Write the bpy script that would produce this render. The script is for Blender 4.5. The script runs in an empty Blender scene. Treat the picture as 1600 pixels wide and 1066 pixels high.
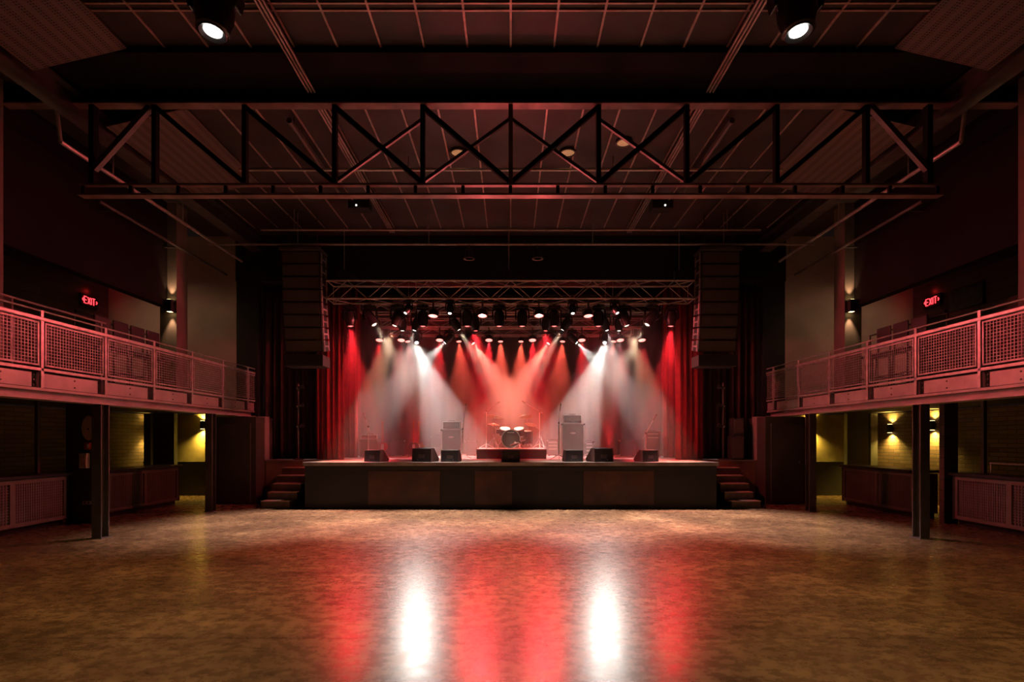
import bpy, math, random
from mathutils import Vector, Matrix, Quaternion
random.seed(7)
R = math.radians
SC = bpy.context.scene
COL = SC.collection

# ------------------------------------------------------------------ camera, world, exposure
EYE = 1.7                       # eye height; X to the right, Y into the hall, Z up
FPX, CX, HZ = 800.0, 798.0, 686.0
def at(u, v, Y):                # a point Y metres into the hall, seen at (u, v) in the 1600x1066 photograph
    return Vector(((u-CX)*Y/FPX, Y, EYE+(HZ-v)*Y/FPX))
def gx(u, Y): return (u-CX)*Y/FPX
def gz(v, Y): return EYE+(HZ-v)*Y/FPX

cam = bpy.data.cameras.new('camera'); camo = bpy.data.objects.new('camera', cam); COL.objects.link(camo)
camo.location = (0, 0, EYE); camo.rotation_euler = (R(90), 0, 0)
cam.sensor_width = 36; cam.lens = 18.0
cam.shift_x = (800-CX)/1600; cam.shift_y = (HZ-533)/1600
cam.clip_end = 100
SC.camera = camo
w = bpy.data.worlds.new('world'); SC.world = w; w.use_nodes = True
w.node_tree.nodes['Background'].inputs[0].default_value = (0.02, 0.012, 0.01, 1)
w.node_tree.nodes['Background'].inputs[1].default_value = 0.25
SC.view_settings.view_transform = 'Standard'; SC.view_settings.look = 'None'
SC.view_settings.exposure = 0.0; SC.view_settings.gamma = 1.0
SC.view_settings.use_curve_mapping = False
cy = SC.cycles
cy.use_denoising = True
try: cy.denoiser = 'OPENIMAGEDENOISE'
except Exception: pass
cy.max_bounces = 6; cy.diffuse_bounces = 3; cy.glossy_bounces = 3; cy.volume_bounces = 0
cy.transmission_bounces = 2; cy.transparent_max_bounces = 6
cy.sample_clamp_indirect = 4.0
cy.use_light_tree = True
cy.caustics_reflective = False; cy.caustics_refractive = False

# light levels, all in one place
L_WHITE, L_AMBER, L_RED = 2000, 2200, 2600     # stage beams (watts)
L_FRONT = 800                                # the two strongest white beams, aimed at the hall floor
L_WASH = 420                                 # red wash from the front truss towards the hall
L_POOL = 4800                                # spots that light the floor before the stage
L_HOUSE = 600                                # the two house moving heads
L_MEZZ = 38                                  # added lights, hidden in the mezzanine soffit, that brighten the far walls
L_SCONCE = 45
C_WHITE, C_AMBER, C_RED = (1, .93, .85), (1, .62, .36), (1, .02, .03)
C_WASH = (1, .12, .13)
C_YEL, C_WARM = (1, .66, .12), (1, .6, .32)
HAZE = 0.06

# ------------------------------------------------------------------ materials
MATS = {}
def mat(name, col, rough=.6, metal=0., var=.25, scale=6., bump=0., emit=None, estr=0., spec=.5, coord='Object'):
    if name in MATS: return MATS[name]
    m = bpy.data.materials.new(name); m.use_nodes = True
    nt = m.node_tree; b = nt.nodes['Principled BSDF']
    b.inputs['Roughness'].default_value = rough; b.inputs['Metallic'].default_value = metal
    b.inputs['Specular IOR Level'].default_value = spec
    tc = nt.nodes.new('ShaderNodeTexCoord'); n = nt.nodes.new('ShaderNodeTexNoise')
    n.inputs['Scale'].default_value = scale; n.inputs['Detail'].default_value = 4
    nt.links.new(tc.outputs[coord], n.inputs['Vector'])
    r = nt.nodes.new('ShaderNodeValToRGB')
    lo = [c*(1-var) for c in col]; hi = [min(1, c*(1+var)) for c in col]
    r.color_ramp.elements[0].position = .3; r.color_ramp.elements[1].position = .7
    r.color_ramp.elements[0].color = (*lo, 1); r.color_ramp.elements[1].color = (*hi, 1)
    nt.links.new(n.outputs['Fac'], r.inputs[0]); nt.links.new(r.outputs[0], b.inputs['Base Color'])
    if bump:
        bp = nt.nodes.new('ShaderNodeBump'); bp.inputs['Strength'].default_value = bump; bp.inputs['Distance'].default_value = .02
        nt.links.new(n.outputs['Fac'], bp.inputs['Height']); nt.links.new(bp.outputs[0], b.inputs['Normal'])
    if emit:
        b.inputs['Emission Color'].default_value = (*emit, 1); b.inputs['Emission Strength'].default_value = estr
    MATS[name] = m; return m

def mat_floor():
    m = bpy.data.materials.new('stained_concrete'); m.use_nodes = True; nt = m.node_tree; b = nt.nodes['Principled BSDF']
    N = nt.nodes.new; L = nt.links.new
    tc = N('ShaderNodeTexCoord'); mp = N('ShaderNodeMapping'); mp.inputs['Scale'].default_value = (.7, 1.0, 1)
    L(tc.outputs['Object'], mp.inputs['Vector'])
    n1 = N('ShaderNodeTexNoise'); n1.inputs['Scale'].default_value = 1.3; n1.inputs['Detail'].default_value = 8; n1.inputs['Roughness'].default_value = .65; n1.inputs['Distortion'].default_value = .6
    n2 = N('ShaderNodeTexNoise'); n2.inputs['Scale'].default_value = 9; n2.inputs['Detail'].default_value = 6; n2.inputs['Roughness'].default_value = .7
    n3 = N('ShaderNodeTexNoise'); n3.inputs['Scale'].default_value = 60; n3.inputs['Detail'].default_value = 4
    for n in (n1, n2, n3): L(mp.outputs[0], n.inputs['Vector'])
    mx = N('ShaderNodeMath'); mx.operation = 'ADD'; L(n1.outputs['Fac'], mx.inputs[0]); L(n2.outputs['Fac'], mx.inputs[1])
    md = N('ShaderNodeMath'); md.operation = 'MULTIPLY'; md.inputs[1].default_value = .5; L(mx.outputs[0], md.inputs[0])
    r = N('ShaderNodeValToRGB'); e = r.color_ramp.elements
    e[0].position = .36; e[0].color = (.075, .045, .025, 1); e[1].position = .66; e[1].color = (.36, .235, .115, 1)
    k = e.new(.5); k.color = (.16, .098, .05, 1)
    L(md.outputs[0], r.inputs[0])
    # saw-cut joints across the slab
    sx = N('ShaderNodeSeparateXYZ'); L(tc.outputs['Object'], sx.inputs[0])
    a = N('ShaderNodeMath'); a.operation = 'ADD'; a.inputs[1].default_value = -4.37; L(sx.outputs['Y'], a.inputs[0])
    pp = N('ShaderNodeMath'); pp.operation = 'PINGPONG'; pp.inputs[1].default_value = 2.6; L(a.outputs[0], pp.inputs[0])
    lt = N('ShaderNodeMath'); lt.operation = 'LESS_THAN'; lt.inputs[1].default_value = .006; L(pp.outputs[0], lt.inputs[0])
    mc = N('ShaderNodeMix'); mc.data_type = 'RGBA'; L(lt.outputs[0], mc.inputs[0]); L(r.outputs[0], mc.inputs[6]); mc.inputs[7].default_value = (.05, .03, .02, 1)
    L(mc.outputs[2], b.inputs['Base Color'])
    rr = N('ShaderNodeMapRange'); rr.inputs[1].default_value = .3; rr.inputs[2].default_value = .7; rr.inputs[3].default_value = .22; rr.inputs[4].default_value = .33
    L(n2.outputs['Fac'], rr.inputs[0]); L(rr.outputs[0], b.inputs['Roughness'])
    bp = N('ShaderNodeBump'); bp.inputs['Strength'].default_value = .012; bp.inputs['Distance'].default_value = .01
    L(n2.outputs['Fac'], bp.inputs['Height']); L(bp.outputs[0], b.inputs['Normal'])
    b.inputs['Specular IOR Level'].default_value = .6
    return m

def mat_brick(name, c1, c2, mortar, axis='YZ', bw=.42, bh=.1):
    m = bpy.data.materials.new(name); m.use_nodes = True; nt = m.node_tree; b = nt.nodes['Principled BSDF']
    N = nt.nodes.new; L = nt.links.new
    tc = N('ShaderNodeTexCoord'); sx = N('ShaderNodeSeparateXYZ'); cb = N('ShaderNodeCombineXYZ')
    L(tc.outputs['Object'], sx.inputs[0]); L(sx.outputs[axis[0]], cb.inputs[0]); L(sx.outputs[axis[1]], cb.inputs[1])
    br = N('ShaderNodeTexBrick'); L(cb.outputs[0], br.inputs['Vector'])
    br.inputs['Color1'].default_value = (*c1, 1); br.inputs['Color2'].default_value = (*c2, 1); br.inputs['Mortar'].default_value = (*mortar, 1)
    br.inputs['Scale'].default_value = 1; br.inputs['Brick Width'].default_value = bw; br.inputs['Row Height'].default_value = bh
    br.inputs['Mortar Size'].default_value = .008
    L(br.outputs['Color'], b.inputs['Base Color']); b.inputs['Roughness'].default_value = .6
    bp = N('ShaderNodeBump'); bp.inputs['Strength'].default_value = .6; bp.inputs['Distance'].default_value = .02; bp.invert = True
    L(br.outputs['Fac'], bp.inputs['Height']); L(bp.outputs[0], b.inputs['Normal'])
    return m

def mat_perf():
    m = bpy.data.materials.new('perforated_panel'); m.use_nodes = True; nt = m.node_tree; b = nt.nodes['Principled BSDF']
    N = nt.nodes.new; L = nt.links.new
    tc = N('ShaderNodeTexCoord'); v = N('ShaderNodeTexVoronoi'); v.inputs['Scale'].default_value = 28; v.inputs['Randomness'].default_value = 0
    L(tc.outputs['Object'], v.inputs['Vector'])
    r = N('ShaderNodeValToRGB'); r.color_ramp.elements[0].position = .3; r.color_ramp.elements[1].position = .4
    r.color_ramp.elements[0].color = (.02, .012, .012, 1); r.color_ramp.elements[1].color = (.16, .11, .10, 1)
    L(v.outputs['Distance'], r.inputs[0]); L(r.outputs[0], b.inputs['Base Color']); b.inputs['Roughness'].default_value = .5
    return m

M = dict(
    floor=mat_floor(),
    ceiling=mat('ceiling_paint', (.04, .026, .025), .55, scale=1.5, var=.35, bump=.05),
    rib=mat('seam_metal', (.6, .46, .44), .4, .5, scale=8),
    black=mat('black_paint', (.012, .011, .011), .6, scale=4),
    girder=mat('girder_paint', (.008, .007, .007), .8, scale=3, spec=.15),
    steel=mat('dull_steel', (.11, .09, .086), .45, .4, scale=5),
    chord=mat('red_oxide_steel', (.26, .18, .165), .42, .3, scale=3, var=.4),
    galv=mat('galvanised_steel', (.5, .44, .43), .42, .55, scale=10, var=.2),
    fascia=mat('grey_fascia_plate', (.46, .38, .37), .45, .35, scale=2.5, var=.2),
    wire=mat('mesh_wire', (.42, .36, .35), .45, .5, scale=10),
    wallpaint=mat('dark_grey_wall', (.011, .008, .0065), .85, spec=.15, scale=1.2, var=.2, bump=.04),
    columnpaint=mat('brown_grey_column', (.16, .12, .10), .6, scale=2),
    palewall=mat('pale_grey_wall', (.6, .52, .45), .75, scale=.9, var=.2, bump=.05),
    greenwall=mat('olive_black_wall', (.055, .050, .036), .6, scale=1.5, var=.25, bump=.04),
    soffit=mat('soffit_paint', (.05, .04, .032), .6, scale=2),
    yellow=mat('ochre_plaster', (.34, .27, .11), .7, scale=2, var=.3, bump=.1),
    brick=mat_brick('painted_brick', (.22, .15, .10), (.15, .095, .065), (.06, .045, .035)),
    plank=mat_brick('dark_planks', (.10, .06, .05), (.06, .038, .034), (.02, .014, .012), bw=2.4, bh=.22),
    perf=mat_perf(),
    stageface=mat('stage_face', (.008, .006, .005), .7, scale=2, var=.3),
    stagetop=mat('stage_deck', (.22, .2, .195), .35, scale=3, var=.3, bump=.03),
    woodpanel=mat('stained_plywood', (.045, .016, .008), .5, scale=2.2, var=.5, bump=.04),
    wing=mat('plywood_wing', (.26, .15, .09), .65, scale=2, var=.3),
    step=mat('step_rubber', (.10, .065, .05), .6, scale=8),
    nosing=mat('step_nosing', (.5, .3, .27), .4, .2),
    curtain=mat('red_velour', (.20, .012, .014), .85, scale=3, var=.2, spec=.2),
    blackcurtain=mat('black_velour', (.045, .022, .022), .85, scale=3, var=.3, spec=.2),
    backdrop=mat('grey_backdrop', (.05, .045, .042), .9, scale=1, var=.2, spec=.1),
    plastic=mat('black_plastic', (.018, .017, .017), .35, scale=12, var=.3),
    gloss=mat('gloss_black', (.022, .02, .02), .22, scale=12, var=.2),
    rubber=mat('rubber', (.02, .02, .02), .8),
    tolex=mat('black_tolex', (.03, .027, .027), .5, scale=60, var=.4, bump=.1),
    grille=mat('grille_cloth', (.085, .062, .058), .8, scale=80, var=.5, bump=.1),
    chrome=mat('chrome', (.75, .72, .7), .18, 1.0, var=.05),
    brass=mat('cymbal_bronze', (.8, .66, .5), .42, .55, var=.15, scale=20),
    drumwrap=mat('dark_drum_wrap', (.09, .045, .04), .25, .1, scale=5),
    head=mat('drum_head', (.75, .68, .64), .5, var=.06),
    darkhead=mat('black_drum_head', (.07, .05, .048), .35, var=.1),
    tan=mat('tan_panel', (.6, .42, .33), .5, var=.2),
    wood=mat('guitar_wood', (.35, .12, .05), .25, var=.3),
    white=mat('white_enamel', (.6, .55, .52), .5, var=.08),
    redplastic=mat('red_enamel', (.45, .03, .03), .4, var=.1),
    seat=mat('dark_vinyl', (.05, .035, .035), .45, var=.2),
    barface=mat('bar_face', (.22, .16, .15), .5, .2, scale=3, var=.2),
    barback=mat('bar_inner', (.10, .05, .042), .7, scale=3, var=.3),
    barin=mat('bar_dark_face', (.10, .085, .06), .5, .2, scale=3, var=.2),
    glow_red=mat('exit_letters', (.3, .01, .01), .5, emit=(1, .03, .04), estr=4.5),
    lens_off=mat('dark_lens', (.12, .04, .03), .08, scale=3),
)
def emat(name, col, s):
    return mat(name, (.5, .5, .5), .4, emit=col, estr=s)
E_WHITE = emat('lens_white', (1, .95, .9), 8)
E_BEST = emat('lens_brightest_white', (1, .96, .94), 14)
E_WHITE2 = emat('lens_soft_white', (1, .9, .78), 5)
E_AMBER = emat('lens_amber', (1, .82, .62), 5)
E_RED = emat('lens_red', (1, .26, .22), 3)
E_REDHOT = emat('lens_hot_red', (1, .12, .12), 4)
E_HOUSE = emat('lens_house', (1, .96, .9), 8)
E_SCONCE = emat('sconce_glow', (1, .7, .3), 9)
E_YEL = emat('sconce_yellow_glow', (1, .75, .3), 9)
E_DIM = emat('dim_amber', (1, .45, .18), .3)
E_LED = emat('led_white', (1, .95, .9), 3)

# ------------------------------------------------------------------ builders
ORG = {}
class MB:
    """collects shapes; build() links them as ONE mesh object"""
    def __init__(s): s.v = []; s.f = []
    def add(s, vs, fs):
        o = len(s.v); s.v += [Vector(p) for p in vs]; s.f += [tuple(i+o for i in f) for f in fs]; return s
    def box(s, x0, x1, y0, y1, z0, z1, m=None):
        vs = [Vector((x, y, z)) for z in (z0, z1) for y in (y0, y1) for x in (x0, x1)]
        if m: vs = [m @ p for p in vs]
        return s.add(vs, [(0, 2, 3, 1), (4, 5, 7, 6), (0, 1, 5, 4), (2, 6, 7, 3), (0, 4, 6, 2), (1, 3, 7, 5)])
    def cbox(s, c, d, m=None):
        M4 = Matrix.Translation(Vector(c)) @ (m.to_4x4() if m else Matrix())
        return s.box(-d[0]/2, d[0]/2, -d[1]/2, d[1]/2, -d[2]/2, d[2]/2, M4)
    def bar(s, a, b, w, h=None):                       # square bar between two points
        a, b = Vector(a), Vector(b); h = h or w; d = b-a; L = d.length
        q = d.to_track_quat('Z', 'Y')
        M4 = Matrix.Translation(a) @ q.to_matrix().to_4x4()
        return s.box(-w/2, w/2, -h/2, h/2, 0, L, M4)
    def tube(s, a, b, r, n=8, r2=None):
        a, b = Vector(a), Vector(b); r2 = r if r2 is None else r2
        q = (b-a).to_track_quat('Z', 'Y'); L = (b-a).length
        return s.lathe([(0, 0), (r, 0), (r2, L), (0, L)], n, Matrix.Translation(a) @ q.to_matrix().to_4x4())
    def path(s, pts, r, n=6):
        for a, b in zip(pts, pts[1:]): s.tube(a, b, r, n)
        return s
    def lathe(s, prof, n=16, m=None):
        m = m or Matrix(); vs = []; fs = []; rings = []
        for r, z in prof:
            if r < 1e-6: rings.append([len(vs)]); vs.append(m @ Vector((0, 0, z)))
            else:
                rings.append(list(range(len(vs), len(vs)+n)))
                vs += [m @ Vector((r*math.cos(2*math.pi*i/n), r*math.sin(2*math.pi*i/n), z)) for i in range(n)]
        for A, B in zip(rings, rings[1:]):
            for i in range(n):
                j = (i+1) % n
                if len(A) == 1 and len(B) == 1: continue
                if len(A) == 1: fs.append((A[0], B[j], B[i]))
                elif len(B) == 1: fs.append((A[i], A[j], B[0]))
                else: fs.append((A[i], A[j], B[j], B[i]))
        return s.add(vs, fs)
    def prism(s, poly, lo, hi, axis='x', m=None):      # poly in the two other axes
        def P(a, b, t):
            p = {'x': (t, a, b), 'y': (a, t, b), 'z': (a, b, t)}[axis]; p = Vector(p)
            return m @ p if m else p
        n = len(poly); vs = [P(a, b, lo) for a, b in poly] + [P(a, b, hi) for a, b in poly]
        fs = [tuple(range(n))[::-1], tuple(range(n, 2*n))] + [(i, (i+1) % n, n+(i+1) % n, n+i) for i in range(n)]
        return s.add(vs, fs)
    def build(s, name, m, parent=None, smooth=False, bevel=0, local=False):
        o0 = Vector((0, 0, 0)) if (parent is None or local) else ORG.get(parent.name, Vector((0, 0, 0)))
        me = bpy.data.meshes.new(name); me.from_pydata([p-o0 for p in s.v], [], s.f); me.validate(); me.update()
        import bmesh
        bm = bmesh.new(); bm.from_mesh(me); bmesh.ops.recalc_face_normals(bm, faces=bm.faces); bm.to_mesh(me); bm.free()
        me.materials.append(m)
        if smooth:
            for p in me.polygons: p.use_smooth = True
            try: me.set_sharp_from_angle(angle=R(35))
            except Exception: pass
        o = bpy.data.objects.new(name, me); COL.objects.link(o)
        if parent: o.parent = parent
        ORG[o.name] = o0
        if bevel:
            b = o.modifiers.new('bevel', 'BEVEL'); b.width = bevel; b.segments = 2; b.limit_method = 'ANGLE'
        return o

def thing(name, label, cat, loc=(0, 0, 0), group=None, kind=None):
    o = bpy.data.objects.new(name, None); COL.objects.link(o); o.location = loc; o.empty_display_size = .1
    ORG[o.name] = Vector(loc); return tag(o, label, cat, group, kind)
def tag(o, label=None, cat=None, group=None, kind=None):
    if label: o['label'] = label
    if cat: o['category'] = cat
    if group: o['group'] = group
    if kind: o['kind'] = kind
    return o
def struct(name, mb, m, parent=None, **k):
    o = mb.build(name, m, parent, **k)
    if parent is None: o['kind'] = 'structure'
    return o
def dup(root, loc, rotz=0., label=None, group=None):
    r = root.copy(); COL.objects.link(r); r.location = loc; r.rotation_euler = (0, 0, rotz)
    if label: r['label'] = label
    if group: r['group'] = group
    for ch in list(root.children):
        c = ch.copy(); COL.objects.link(c); c.parent = r
        for g in list(ch.children):
            d = g.copy(); COL.objects.link(d); d.parent = c
    return r
def spot(name, loc, target, power, col, size=30, blend=.4, radius=.04, parent=None):
    l = bpy.data.lights.new(name, 'SPOT'); l.energy = power; l.color = col; l.spot_size = R(size); l.spot_blend = blend; l.shadow_soft_size = radius
    o = bpy.data.objects.new(name, l); COL.objects.link(o)
    o.location = loc; o.rotation_mode = 'QUATERNION'; o.rotation_quaternion = (Vector(target)-Vector(loc)).to_track_quat('-Z', 'Y')
    return o
SIDE = {-1: 'on the shield-sign side', 1: 'on the brick-bar side'}
LR = {-1: 'left', 1: 'right'}
def sb(s, a, b): return (min(s*a, s*b), max(s*a, s*b))   # mirrored interval

# ------------------------------------------------------------------ the room
CEIL = 7.24; ST = 1.133
struct('floor', MB().box(-13, 13, -5, 19, -.2, 0), M['floor'])
ce = struct('ceiling', MB().box(-8.3, 8.3, -5, 19, CEIL, CEIL+.15), M['ceiling'])
rb = MB()
for k in range(-11, 12):
    x = k*.61
    rb.box(x-.014, x+.014, 4, 13.4, CEIL-.02, CEIL-.001)
for y in (6.49, 6.6, 7.55): rb.box(-6.9, 6.9, y-.012, y+.012, CEIL-.021, CEIL-.001)
rb.build('seam', M['rib'], ce)
struct('wall_back', MB().box(-13, 13, -5.2, -5, 0, 7.4), M['black'])
struct('wall_stage', MB().box(-7.6, 7.6, 18.8, 19, 0, CEIL), M['black'])
struct('wall_proscenium', MB().box(-7.5, 7.5, 13.95, 14.05, 6.0, CEIL).box(-7.5, -6.9, 14.0, 14.05, 2.3, 6.0).box(6.9, 7.5, 14.0, 14.05, 2.3, 6.0), M['black'])
for s in (-1, 1):
    a = LR[s]
    struct('wall_'+a, MB().box(*sb(s, 11, 11.2), -5, 14.0, 2.7, CEIL), M['plank'])
    struct('wall_'+a+'_under', MB().box(*sb(s, 11, 11.2), -5, 15.6, 0, 2.44), M['brick'])
    struct('wall_'+a+'_upper', MB().box(*sb(s, 8.05, 8.25), -5, 12.0, 4.8, CEIL), M['wallpaint'])
    struct('wall_'+a+'_far', MB().box(*sb(s, 7.5, 11.2), 14.0, 14.15, 2.7, CEIL), M['palewall'])
    struct('wall_'+a+'_alcove', MB().box(*sb(s, 7.65, 11.0), 15.4, 15.6, 1.0, 2.44), M['yellow'])
    struct('baseboard_'+a+'_alcove', MB().box(*sb(s, 7.65, 11.0), 15.36, 15.6, 0, 1.0).box(*sb(s, 7.65, 11.0), 15.32, 15.4, .97, 1.02), M['greenwall'])
    struct('wall_'+a+'_closet', MB().box(*sb(s, 6.62, 7.65), 13.3, 15.6, 0, 2.27), M['greenwall'])
    struct('ceiling_'+a+'_mezzanine', MB().box(*sb(s, 8.25, 11.2), -5, 12.3, 5.7, 5.85), M['soffit'])
    # dark pilasters that break up the wall behind the inner bar
    struct('trim_1' if s < 0 else 'trim_2', MB().box(*sb(s, 10.55, 10.75), 15.0, 15.4, 0, 2.44).box(*sb(s, 9.6, 10.2), 14.6, 14.75, 0, 2.44), M['greenwall'])
    struct('pillar_'+a, MB().box(*sb(s, 6.6, 6.92), 13.75, 14.0, ST, 2.3), M['fascia'])
    struct('wall_'+a+'_masking', MB().box(*sb(s, 6.95, 7.05), 14.2, 18.8, 0, CEIL), M['black'])
# closet door knob on one side
d = struct('door_1', MB().box(6.75, 7.58, 13.26, 13.3, .05, 2.1), M['greenwall'])
MB().lathe([(0, 0), (.03, .0), (.034, .02), (.015, .05), (0, .05)], 12, Matrix.Translation(at(1249, 723, 13.26)) @ Matrix.Rotation(R(90), 4, 'X')).build('door_knob', M['chrome'], d, True)
struct('door_2', MB().box(-7.58, -6.75, 13.26, 13.3, .05, 2.1), M['greenwall'])
for s, n in ((-1, 3), (1, 4)):
    struct('door_%d' % n, MB().box(*sb(s, 10.94, 11.0), 12.9, 13.9, 2.7, 4.95), M['black'])

# roof steel -----------------------------------------------------------
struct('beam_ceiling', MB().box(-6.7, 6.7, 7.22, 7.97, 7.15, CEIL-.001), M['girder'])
TY = 8.1
t = thing('roof_truss', 'deep steel roof truss spanning the hall under the ceiling', 'roof truss', (0, TY, 5.5), kind='structure')
tc = MB().box(-8, 8, TY-.012, TY+.012, 6.99, 7.2).box(-8, 8, TY-.1, TY+.1, 7.2, 7.215).build('top_chord', M['girder'], t)
MB().box(-8, 8, TY-.08, TY+.08, 6.965, 6.99).build('bottom_flange', M['chord'], tc)
MB().box(-6.8, 6.8, TY-.04, TY+.04, 5.70, 5.73).box(-6.8, 6.8, TY-.065, TY+.065, 5.53, 5.56).build('bottom_chord', M['chord'], t)
bt = MB()
for k in range(19): bt.box(-6.78+k*.75, -6.73+k*.75, TY-.02, TY+.02, 5.555, 5.702)
bt.build('batten_bar', M['girder'], t)
xs = [-5.62, -4.2, -2.78, -1.39, 0, 1.39, 2.78, 4.2, 5.62]
for x in xs:
    MB().box(x-.034, x+.034, TY-.045, TY+.045, 5.73, 6.965).build('vertical_web', M['chord'] if x == 0 else M['girder'], t)
for a, b in zip(xs, xs[1:]):
    hi, lo = (a, b) if b <= 0 else (b, a)
    MB().bar((hi, TY, 6.95), (lo, TY, 5.74), .07).build('diagonal_web', M['girder'], t)
    if abs(a+b)/2 < 2.9: MB().bar((lo, TY+.06, 6.8), (hi, TY+.06, 5.80), .05).build('diagonal_web', M['steel'], t)
for s in (-1, 1):
    MB().bar((s*5.7, TY, 6.95), (s*6.6, TY, 5.95), .08).build('diagonal_web', M['steel'], t)
    MB().box(*sb(s, 6.56, 6.64), TY-.05, TY+.05, 5.73, 6.965).build('vertical_web', M['girder'], t)
    # edge beams, pipes and perforated panels along each side of the roof
    struct('beam_'+LR[s]+'_edge', MB().box(*sb(s, 6.75, 7.05), 4, 13.9, 6.78, 6.81).box(*sb(s, 6.88, 6.92), 4, 13.9, 6.81, 7.1).box(*sb(s, 6.75, 7.05), 4, 13.9, 7.1, 7.13), M['steel'])
    p = MB().tube((s*7.3, 8.3, 6.52), (s*7.3, 13.9, 6.52), .035).tube((s*7.3, 8.3, 6.52), (s*7.3, 8.2, 7.2), .03)
    for y in (9.4, 11.4, 13.4): p.tube((s*7.3, y, 6.52), (s*7.3, y, 7.228), .012)
    tag(p.build('roof_pipe', M['galv'], None, True), 'grey conduit pipe hung under the roof edge '+SIDE[s], 'pipe', 'roof edge pipes')
    p = MB().tube((s*7.72, 9.6, 6.16), (s*7.72, 13.9, 6.16), .03)
    for y in (10, 11.9): p.bar((s*7.72, y, 6.16), (s*8.06, y, 6.16), .03)
    tag(p.build('wall_pipe', M['steel'], None, True), 'thin pipe running below the roof edge along the upper wall '+SIDE[s], 'pipe', 'upper wall pipes')
    for y0, y1, word in ((5.6, 7.2, 'near the hanging house light'), (8.5, 11.0, 'beyond the roof truss')):
        tag(MB().prism([(s*5.4, 7.218), (s*5.4, 7.19), (s*6.72, 6.88), (s*6.72, 6.91)], y0, y1, 'y').build('acoustic_panel', M['perf']), 'sloping perforated acoustic panel under the ceiling '+word+' '+SIDE[s], 'acoustic panel', 'perforated roof panels')
    # tracks of parallel conduits, either side of the truss
    for y0, y1, wd in ((6.0, 7.97, 'near side of the roof truss'), (8.23, 13.4, 'stage side of the roof truss')):
        tr = thing('conduit_track', 'bright parallel conduits on the '+wd+' '+SIDE[s], 'conduit', (s*3.1, y0, 7.1), 'ceiling conduit tracks')
        ch = MB().box(*sb(s, 3.04, 3.16), y0, y1, 7.12, 7.14)
        for y in (y0+.2, (y0+y1)/2, y1-(.9 if y0 < 7 else .2)): ch.box(*sb(s, 3.09, 3.11), y, y+.03, 7.14, CEIL-.012)
        ch.build('channel', M['steel'], tr)
        for k in range(3):
            MB().tube((s*(3.05+.05*k), y0, 7.10), (s*(3.05+.05*k), y1, 7.10), .016).build('conduit', M['galv'], tr, True)
    p = MB().tube((s*3.72, 8.6, 7.05), (s*3.72, 11.2, 7.05), .05)
    for y in (8.8, 11): p.tube((s*3.72, y, 7.05), (s*3.72, y, CEIL-.012), .015)
    tag(p.build('sprinkler_pipe', M['steel'], None, True), 'dark pipe beside the bright ceiling conduits '+SIDE[s], 'pipe', 'dark ceiling pipes')
    # box with a white pilot light, bay nearest the stage
    c = at(CX+s*235, 322, 12.0); c.z = CEIL-.13
    bx = thing('ceiling_box', 'small black ceiling box with a white pilot light '+SIDE[s], 'box', c, 'ceiling boxes')
    MB().box(c.x-.24, c.x+.24, c.y-.15, c.y+.15, c.z-.06, CEIL-.012).build('housing', M['black'], bx, bevel=.01)
    MB().lathe([(0, 0), (.02, 0), (.02, .012), (0, .012)], 10, Matrix.Translation((c.x+s*.05, c.y-.15, c.z)) @ Matrix.Rotation(R(90), 4, 'X')).build('pilot_light', E_LED, bx)
for i, (u, v) in enumerate(((716, 236), (887, 236), (975, 220))):
    Y = FPX*(CEIL-EYE)/(HZ-v); x = gx(u, Y)
    dl = thing('ceiling_downlight', ['dim amber ceiling downlight seen between the crossed truss webs near the centre post', 'dim amber ceiling downlight ringed by truss webs on the brick-bar side of centre', 'dim amber ceiling downlight farthest from the centre post'][i], 'downlight', (x, Y, CEIL), 'ceiling downlights')
    MB().lathe([(.14, 0), (.16, 0), (.16, -.05), (.13, -.05), (.14, 0)], 20, Matrix.Translation((x, Y, CEIL))).build('trim_ring', M['steel'], dl, True)
    MB().lathe([(0, -.01), (.13, -.012), (.13, -.03), (0, -.03)], 20, Matrix.Translation((x, Y, CEIL))).build('diffuser', E_DIM, dl)
for i, (y, z, x1, r, wd) in enumerate(((10.0, 6.96, 5.3, .03, 'just behind the roof truss'), (12.3, 6.72, 6.0, .025, 'across the hall high above the stage edge'), (12.5, 6.45, 7.4, .025, 'carrying two small lamps above the stage truss'))):
    p = MB().tube((-x1, y, z), (x1, y, z), r)
    for x in (-5.2, -2, 2, 5.2): p.tube((x, y, z), (x, y, CEIL-.023), .012)
    tag(p.build('cross_pipe', M['galv'], None, True), 'thin grey pipe '+wd, 'pipe', 'cross pipes')

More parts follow.
